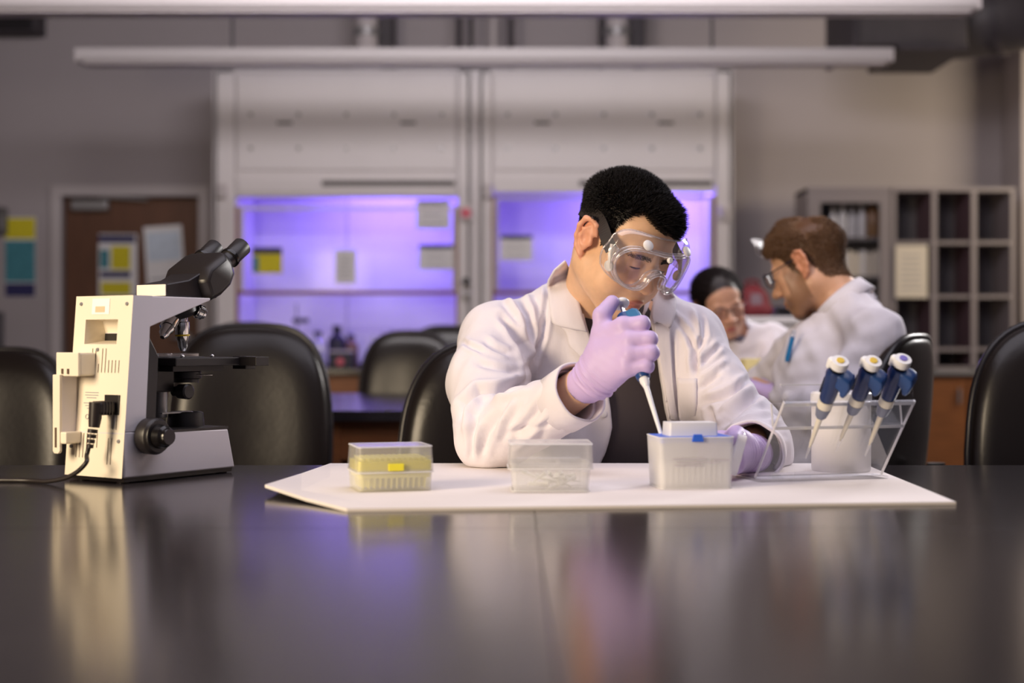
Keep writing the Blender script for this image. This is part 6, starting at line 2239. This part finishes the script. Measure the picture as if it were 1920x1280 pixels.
def coworker(label, H, NBq, SRq, SLq, arms, chest, pelvis, skin, lip, hairc, line, hairmat, beard=None, nhair=9000, hair_len=0.02, coat_r=0.012, lo=None, hi=None, hair_fn=None, cs_=0.007, full=0.3, shirt='shirt_grey', vdir=(0, -1, 0), vw=0.05, sc=1.0):
    """a seated person in a lab coat; arms = [(shoulder, elbow, wrist, hand), ...]"""
    who = thing('person', label, 'person', (pelvis[0], pelvis[1], 0))
    hx, hy, hz = H.T
    f = Field(axis(lo[0], hi[0], 0.012, (hx - 0.14, hx + 0.14, 0.0026)), axis(lo[1], hi[1], 0.012, (hy - 0.14, hy + 0.14, 0.0026)), axis(0.42, hi[2], 0.012, (hz - 0.16, hz + 0.15, 0.0026)))
    grow_head(f, H, NBq, 0.054 * sc, 0.058 * sc, full=full)
    f.cap(NBq, SRq, 0.05 * sc, 0.045 * sc, 0.03)
    f.cap(NBq, SLq, 0.05 * sc, 0.045 * sc, 0.03)
    f.ell(chest, (0.13 * sc, 0.10 * sc, 0.16), 0.05)
    f.cap(chest, pelvis, 0.11 * sc, 0.13 * sc, 0.04)
    for (a, b, c, d) in arms:
        f.chain([a, b, c, d], [0.045 * sc, 0.038 * sc, 0.026 * sc, 0.018 * sc], 0.012)
    V, Q = f.nets()
    V = relax(V, Q, 1, 0.4)
    q = H.loc(V)
    col = skin_paint(q, skin, lip, hairc, np.array(skin) * np.array([1, 0.72, 0.68, 1]), line, beard)
    col[np.linalg.norm(V - H.T, axis=1) > 0.19] = skin[:3]
    me = np_mesh('body', V, Q)
    paint(me, col)
    world_child('body', me, 'skin', who)
    NV = normals(V, Q)
    r_ = np.random.RandomState(3)
    near = np.linalg.norm(V - H.T, axis=1) < 0.175
    w = np.where(near, np.clip(hair_mask(q, line) / 0.006, 0, 1), 0)
    Pn, fi = sample_mask(V, Q, w, nhair, r_)
    Nn = NV[Q[fi]].mean(1)
    lq = H.loc(Pn)
    ln = H.loc(H.T + Nn)
    dl, Ln, bend = hair_fn(lq, ln, r_)
    h_ = strands('hair', Pn - Nn * 0.001, dl @ H.R.T, Ln, 0.0012, who, hairmat, bend=None if bend is None else bend @ H.R.T)
    h_.matrix_parent_inverse = Matrix.Translation(who.location).inverted()
    for m in (1, -1):
        e = world_child('eye', MB().ball((0, 0, 0), 0.0126, 14, 10).mesh('eye'), 'eye_white', who, smooth='all')
        e.matrix_basis = H.M @ Matrix.Translation((0.032 * m, 0.0722, 0.0015))
        part('iris', MB().lathe([(0.0056, 0.01165), (0.004, 0.0124), (0, 0.0130)], (0, 0, 0), (0, 0.86, -0.5), 14), 'iris_brown', e, smooth=True)
    # shirt
    g = Field(axis(lo[0], hi[0], cs_), axis(lo[1], hi[1], cs_), axis(0.42, min(hi[2], NBq[2] + 0.06), cs_))
    g.ell(chest, (0.145 * sc, 0.115 * sc, 0.175), 0.0)
    g.cap(chest, pelvis, 0.125 * sc, 0.145 * sc, 0.04)
    g.cap(NBq + np.array([0, 0, -0.02]), chest, 0.070 * sc, 0.08, 0.03)
    V, Q = g.nets()
    world_child('shirt', np_mesh('shirt', V, Q), shirt, who)
    # coat
    g = Field(axis(lo[0], hi[0], cs_), axis(lo[1], hi[1], cs_), axis(0.40, min(hi[2], NBq[2] + 0.09), cs_))
    g.ell(chest, (0.160 * sc, 0.135 * sc, 0.19), 0.0)
    g.cap(chest, pelvis, 0.138 * sc, 0.165 * sc, 0.04)
    g.cap(NBq + np.array([0, 0, -0.012]), SRq, 0.070 * sc, 0.062 * sc, 0.03)
    g.cap(NBq + np.array([0, 0, -0.012]), SLq, 0.070 * sc, 0.062 * sc, 0.03)
    for (a, b, c, d) in arms:
        m_ = np.array(b) + (np.array(c) - np.array(b)) * 0.82
        g.chain([a, b, m_], [0.064 * sc, 0.056 * sc, 0.046 * sc], 0.02)
    vd = np.array(vdir, float)
    c1 = NBq + vd * 0.10 + np.array([0, 0, 0.06])
    c2 = np.array(chest) + vd * 0.20 + np.array([0, 0, -0.06])
    g.cap(c1, c2, vw + 0.02, vw, 0.008, True)
    up_ = H(0, -0.02, -0.05) - NBq
    up_ /= np.linalg.norm(up_)
    g.cap(NBq - up_ * 0.02, NBq + up_ * 0.2, 0.066 * sc, 0.080 * sc, 0.006, True)
    for (a, b, c, d) in arms:
        b, c = np.array(b), np.array(c)
        m_ = b + (c - b) * 0.78
        g.cap(m_, c + (c - b) * 0.3, 0.036 * sc, 0.046 * sc, 0.004, True)
    V, Q = g.nets()
    N = normals(V, Q)
    V = V + N * (0.006 * np.maximum(wob(V * np.array([1, 1, 0.6]), 21, 26), -0.6) + 0.003 * wob(V, 22, 60))[:, None]
    V = relax(V, Q, 1, 0.4)
    world_child('lab_coat', np_mesh('lab_coat', V, Q), 'coat_cloth', who)
    # collar
    xa = np.array([1.0, 0, 0])
    xa -= up_ * (xa @ up_)
    xa /= np.linalg.norm(xa)
    ya = np.cross(up_, xa)
    a0 = math.atan2(vd @ ya, vd @ xa)
    rows = []
    n2 = 24
    for h_, rr_ in ((-0.004, 0.070), (0.020, 0.070), (0.038, 0.070), (0.041, 0.0725), (0.024, 0.076), (0.0, 0.082)):
        rows.append([tuple(NBq + up_ * h_ + (xa * math.cos(a0 + rad(42 + 276 * i / n2)) + ya * math.sin(a0 + rad(42 + 276 * i / n2))) * rr_ * sc) for i in range(n2 + 1)])
    vs = [p for r__ in rows for p in r__]
    fs_c = [(j * (n2 + 1) + i, j * (n2 + 1) + i + 1, (j + 1) * (n2 + 1) + i + 1, (j + 1) * (n2 + 1) + i) for j in range(len(rows) - 1) for i in range(n2)]
    ck = world_child('collar', MB().add(vs, fs_c).mesh('collar'), 'coat_cloth', who, smooth='all')
    sm = ck.modifiers.new('thickness', 'SOLIDIFY')
    sm.thickness = 0.004
    # gloved hands
    for i, (a, b, c, d) in enumerate(arms):
        c, d = np.array(c), np.array(d)
        mn, mx = np.minimum(c, d) - 0.12, np.maximum(c, d) + 0.12
        gl = Field(axis(mn[0], mx[0], 0.003), axis(mn[1], mx[1], 0.003), axis(max(mn[2], TZ - 0.02), mx[2], 0.003))
        dr_ = (d - c) / np.linalg.norm(d - c)
        si = np.cross(dr_, [0, 0, 1.0])
        si /= np.linalg.norm(si)
        dn = np.cross(dr_, si)
        if dn[2] > 0:
            dn = -dn
        gl.cap(c - dr_ * 0.05, c, 0.033, 0.029, 0.0)
        for k in range(4):
            o_ = (k - 1.5) * 0.019
            kn = c + dr_ * 0.085 + si * o_
            gl.cap(c + si * o_ * 0.5, kn, 0.020, 0.0125, 0.012)
            p1 = kn + dr_ * 0.034 + dn * 0.012
            p2 = p1 + dr_ * 0.012 + dn * 0.022
            p3 = p2 - dr_ * 0.010 + dn * 0.016
            gl.chain([kn, p1, p2, p3], [0.0120, 0.0108, 0.0098, 0.0088], 0.003)
        gl.chain([c + si * 0.018 * (1 if i else -1), c + dr_ * 0.045 + si * 0.040 * (1 if i else -1) + dn * 0.012, c + dr_ * 0.080 + si * 0.034 * (1 if i else -1) + dn * 0.024], [0.018, 0.0135, 0.0105], 0.008)
        V, Q = gl.nets()
        world_child('glove', np_mesh('glove', V, Q), 'glove_lilac', who)
    # legs
    fq = Field(axis(lo[0] - 0.3, hi[0] + 0.3, 0.011), axis(lo[1] - 0.3, hi[1] + 0.5, 0.011), axis(0.0, 0.66, 0.011))
    fq.ell(pelvis, (0.165, 0.15, 0.11), 0.0)
    sd_ = np.array([-vd[1], vd[0], 0])
    feet = []
    for s_ in (-1, 1):
        hp_ = pelvis + sd_ * 0.09 * s_ + np.array([0, 0, 0.0])
        kn = hp_ + vd * 0.40 + sd_ * 0.03 * s_
        an = kn - vd * 0.06 + np.array([0, 0, 0.10 - kn[2]])
        fq.chain([hp_, kn, an], [0.085, 0.062, 0.045], 0.03)
        feet.append(an)
    V, Q = fq.nets()
    world_child('trousers', np_mesh('trousers', V, Q), 'trouser_cloth', who)
    for an in feet:
        fz = Field(axis(an[0] - 0.24, an[0] + 0.24, 0.008), axis(an[1] - 0.24, an[1] + 0.24, 0.008), axis(0, 0.15, 0.008))
        fz.cap(an + np.array([0, 0, -0.02]), an + np.array([0, 0, -0.055]), 0.045, 0.04, 0)
        fz.cap(an + np.array([0, 0, -0.06]), an + vd * 0.16 + np.array([0, 0, -0.065]), 0.04, 0.034, 0.02)
        fz.D = np.maximum(fz.D, -(fz.ax[2] - 0.004)[None, None, :])
        V, Q = fz.nets()
        world_child('shoe', np_mesh('shoe', V, Q), 'shoe_black', who)
    return who


# bearded man, turned towards image left and a little away
def hair_man(lq, ln, r):
    n = len(lq)
    up_ = np.clip((lq[:, 2] - 0.03) / 0.06, 0, 1)
    d = ln * 0.5 + np.stack([0.5 * np.sign(lq[:, 0]) * (1 - up_) * 0, 0.9 * up_ * np.where(lq[:, 1] > -0.05, 1, 0.1), 0.25 * up_ - 0.9 * (1 - up_)], 1)
    back = (lq[:, 1] < -0.04)
    d[back] = ln[back] * 0.45 + np.array([0, -0.25, -0.8])
    d += r.normal(size=d.shape) * 0.10 + 0.30 * np.stack([wob(lq, k_, 60) for k_ in (1, 2, 3)], 1)
    L_ = (0.008 + 0.022 * up_ * np.clip((lq[:, 1] + 0.09) / 0.08, 0.25, 1)) * r.uniform(0.7, 1.15, n)
    return d, L_, None


LINE_M = ([0, 25, 42, 55, 66, 76, 84, 96, 112, 126, 180], [0.062, 0.060, 0.050, 0.036, -0.005, -0.020, 0.016, 0.018, -0.010, -0.050, -0.070])
Hm = Frame((0.733, 3.515, 1.158), -121, 23, 0, 0.98)
mNB = np.array([0.822, 3.468, 1.050])
mSR, mSL = np.array([0.80, 3.66, 0.985]), np.array([0.845, 3.315, 0.985])
mCH, mPE = np.array([0.80, 3.48, 0.86]), np.array([0.82, 3.45, 0.53])
armsM = [(mSR, np.array([0.66, 3.86, 0.835]), np.array([0.56, 3.98, 0.80]), np.array([0.50, 4.03, 0.79])),
         (mSL, np.array([0.76, 3.28, 0.80]), np.array([0.645, 3.50, 0.84]), np.array([0.610, 3.565, 0.865]))]
coworker('bearded brown-haired man in white lab coat, seen in profile at right', Hm, mNB, mSR, mSL, armsM, mCH, mPE,
         rgb(214, 166, 134), rgb(186, 116, 104), rgb(96, 66, 44), LINE_M, 'hair_brown', beard=rgb(104, 72, 50), nhair=17000,
         lo=(0.40, 3.10, 0.4), hi=(1.10, 4.12, 1.34), hair_fn=hair_man, vdir=(-0.87, 0.5, 0), vw=0.045, shirt='shirt_striped')
# his glasses
gs = thing('eyeglasses', 'dark-framed glasses worn by the bearded man', 'glasses', (0, 0, 0))
gs.matrix_world = Hm.M


def spectacles(gs, m):
    for s_ in (1, -1):
        lp_ = [(s_ * (0.034 + 0.024 * math.copysign(abs(math.cos(a)) ** 0.7, math.cos(a))), 0.108 - 0.2 * 0.034, 0.002 + 0.018 * math.copysign(abs(math.sin(a)) ** 0.7, math.sin(a))) for a in [2 * PI * i / 24 for i in range(24)]]
        part('lens_frame', MB().tube(lp_ + [lp_[0]], 0.0017, 6, cap=False), m, gs, smooth='all')
        part('lens', MB().add(lp_, [tuple(range(24))]), 'goggle_lens', gs)
        part('temple', MB().tube([(s_ * 0.059, 0.100, 0.010), (s_ * 0.077, 0.060, 0.012), (s_ * 0.082, 0.000, 0.016), (s_ * 0.082, -0.025, 0.002)], 0.0018, 6), m, gs, smooth='all')
    part('bridge', MB().tube([(-0.011, 0.102, 0.006), (0, 0.105, 0.009), (0.011, 0.102, 0.006)], 0.0016, 6), m, gs, smooth='all')


spectacles(gs, 'glasses_frame')
clear_mat('goggle_dull', (0.96, 0.95, 0.95), 0.04, 0.35, cloud=0.06, edge=0.25)
# goggles pushed up on his hair
gu = thing('raised_goggles', 'clear goggles pushed up over the hair of the bearded man', 'goggles', (0, 0, 0))
gu.matrix_world = Hm.M
ring_ = [(0.070 * math.cos(a), 0.085 + 0.045 * abs(math.sin(a)) ** 0.6 * 0.6 - 0.35 * 0.03, 0.098 + 0.024 * math.sin(a)) for a in [2 * PI * i / 30 for i in range(30)]]
part('rim', MB().tube(ring_ + [ring_[0]], 0.003, 8, cap=False), 'goggle_dull', gu, smooth='all')
part('lens', MB().add(ring_, [tuple(range(30))]), 'goggle_dull', gu)
# pen in his breast pocket
pn = thing('pen', 'bright blue pen clipped at the chest of the bearded man', 'pen', P(1484, 640, 3.40))
pn.rotation_euler = (rad(8), rad(12), 0)
part('barrel', MB().lathe([(0.004, -0.05), (0.006, -0.04), (0.006, 0.012)], n=14), 'blue_plastic', pn, smooth=True)
part('cap', MB().lathe([(0.0068, 0.010), (0.0068, 0.024), (0.004, 0.028), (0, 0.028)], n=14), 'lab_glass', pn, smooth=True)


# woman with dark hair tied back
def hair_woman(lq, ln, r):
    d = np.stack([lq[:, 0] * 6, -0.9 + 0 * lq[:, 0], -0.15 - 1.2 * np.clip(0.05 - lq[:, 2], 0, 0.1) * 6], 1) + ln * 0.35
    d += r.normal(size=d.shape) * 0.06
    return d, 0.034 * r.uniform(0.7, 1.1, len(lq)), None


LINE_W = ([0, 20, 40, 55, 66, 76, 84, 96, 112, 126, 180], [0.080, 0.074, 0.058, 0.036, 0.0, -0.012, 0.018, 0.022, -0.005, -0.040, -0.060])
Hw = Frame(P(1351, 570, 4.5), 12, 18, 14, 0.86)
wN = np.array([P(1375, 625, 4.58).x, 4.58, P(0, 628, 4.58).z])
wSR, wSL = np.array(P(1310, 650, 4.62)), np.array(P(1448, 640, 4.58))
wCH, wPE = np.array(P(1385, 720, 4.64)), np.array([P(1385, 0, 4.68).x, 4.70, 0.53])
armsW = [(wSR, np.array(P(1290, 742, 4.42)), np.array(P(1335, 762, 4.22)), np.array(P(1362, 768, 4.17))),
         (wSL, np.array(P(1468, 730, 4.42)), np.array(P(1449, 712, 4.20)), np.array(P(1440, 708, 4.13)))]
coworker('dark-haired woman in white lab coat looking down, behind the seated man', Hw, wN, wSR, wSL, armsW, wCH, wPE,
         rgb(206, 158, 132), rgb(184, 108, 100), rgb(36, 28, 28), LINE_W, 'hair_dark', nhair=13000,
         lo=(0.42, 4.02, 0.4), hi=(0.98, 4.95, 1.28), hair_fn=hair_woman, vdir=(0.1, -1, 0), vw=0.035, sc=0.88)
gs = thing('eyeglasses', 'thin glasses worn by the dark-haired woman', 'glasses', (0, 0, 0))
gs.matrix_world = Hw.M
spectacles(gs, 'glasses_frame')
bn = [o for o in COL.objects if o.name.startswith('person')][-1]
bun = MB().ball((0, 0, 0), (0.035, 0.03, 0.033), 20, 14)
o = world_child('hair_bun', bun.mesh('hair_bun'), 'hair_dark', bn, smooth='all')
o.matrix_basis = Hw.M @ Matrix.Translation((0, -0.135, 0.03))

# white low cabinet with a red bag, far behind
cq = P(1440, 594, 6.4)
t = thing('low_cabinet', 'low white cabinet behind the woman, carrying the dark red bag', 'cabinet', (cq.x, 6.55, 0))
part('top', MB().box((0, 0, cq.z - 0.015), (0.46, 0.5, 0.03)), 'grey_counter', t, bevel=0.004)
part('carcass', MB().box((0, 0.01, (cq.z - 0.03) / 2 + 0.03), (0.44, 0.46, cq.z - 0.09)), 'grey_counter', t)
for s_ in (-1, 1):
    q = part('door_panel', MB().box((s_ * 0.108, -0.228, (cq.z - 0.03) / 2 + 0.03), (0.21, 0.018, cq.z - 0.13)), 'bottle_white', t, bevel=0.004)
    part('handle', MB().box((s_ * 0.02, -0.245, cq.z - 0.25), (0.012, 0.018, 0.12)), 'grey_metal', q)
part('plinth', MB().box((0, 0.02, 0.02), (0.42, 0.42, 0.04)), 'black_plastic', t)
rb_ = P(1413, 594, 6.42)
t = thing('soft_bag', 'dark red domed bag on top of the low white cabinet', 'bag', (rb_.x, 6.46, cq.z))
ff = Field(axis(-0.1, 0.1, 0.004), axis(-0.09, 0.09, 0.004), axis(-0.005, 0.17, 0.004))
ff.ell((0, 0, 0.045), (0.082, 0.065, 0.105), 0)
ff.ell((0.01, -0.02, 0.03), (0.08, 0.06, 0.04), 0.02)
ff.D = np.maximum(ff.D, -(ff.ax[2] - 0.0005)[None, None, :])
V, Q = ff.nets()
V = V + normals(V, Q) * (0.002 * wob(V, 3, 60))[:, None]
V[:, 2] = np.maximum(V[:, 2], 0.0005)
link('body', np_mesh('body', V, Q), 'red_fabric', t)
part('pale_mark', MB().add([(-0.02, -0.0725, 0.055), (0.035, -0.0725, 0.055), (0.030, -0.060, 0.105), (-0.015, -0.060, 0.105)], [(0, 1, 2, 3)]), 'shelf_side_dark', t)
part('carry_loop', MB().tube(catmull([Vector(c) for c in ((-0.03, 0, 0.145), (-0.02, 0, 0.165), (0.02, 0, 0.165), (0.03, 0, 0.145))], 5), 0.006, 8), 'red_fabric', t, smooth='all')
t = thing('instrument_box', 'small dark instrument box beside the red bag', 'box', (P(1468, 0, 6.5).x, 6.5, cq.z))
part('casing', MB().box((0, 0, 0.025), (0.10, 0.14, 0.05)), 'dark_equipment', t, bevel=0.006)
part('front_panel', MB().box((0, -0.0712, 0.027), (0.08, 0.003, 0.03)), 'black_gloss', t)
# pale yellow box and a small clear rack on their bench
yq = P(1408, 0, 4.0)
t = thing('paper_box', 'upright pale yellow box on the bench beside the seated man', 'box', (yq.x, 4.0, TZ), rad(12))
part('carton', MB().box((0, 0, 0.082), (0.050, 0.04, 0.164)), 'pale_yellow', t, bevel=0.002)
part('flap', MB().box((0, -0.0212, 0.15), (0.046, 0.002, 0.026)), 'pale_yellow', t)
t = thing('sample_rack', 'small white sample rack on the far right bench', 'rack', (P(1440, 0, 3.96).x + 0.03, 3.97, TZ), rad(-8))
part('frame', MB().box((0, 0, 0.03), (0.11, 0.06, 0.06)), 'pip_white', t, bevel=0.003)
for i in range(5):
    part('tube_cap', MB().cone((-0.04 + 0.02 * i, 0, 0.06), (-0.04 + 0.02 * i, 0, 0.074), 0.007, 0.007, 12), ('pip_hook_blue', 'pink_button', 'pip_hook_blue', 'pink_button', 'dot_violet')[i], t, smooth=True)
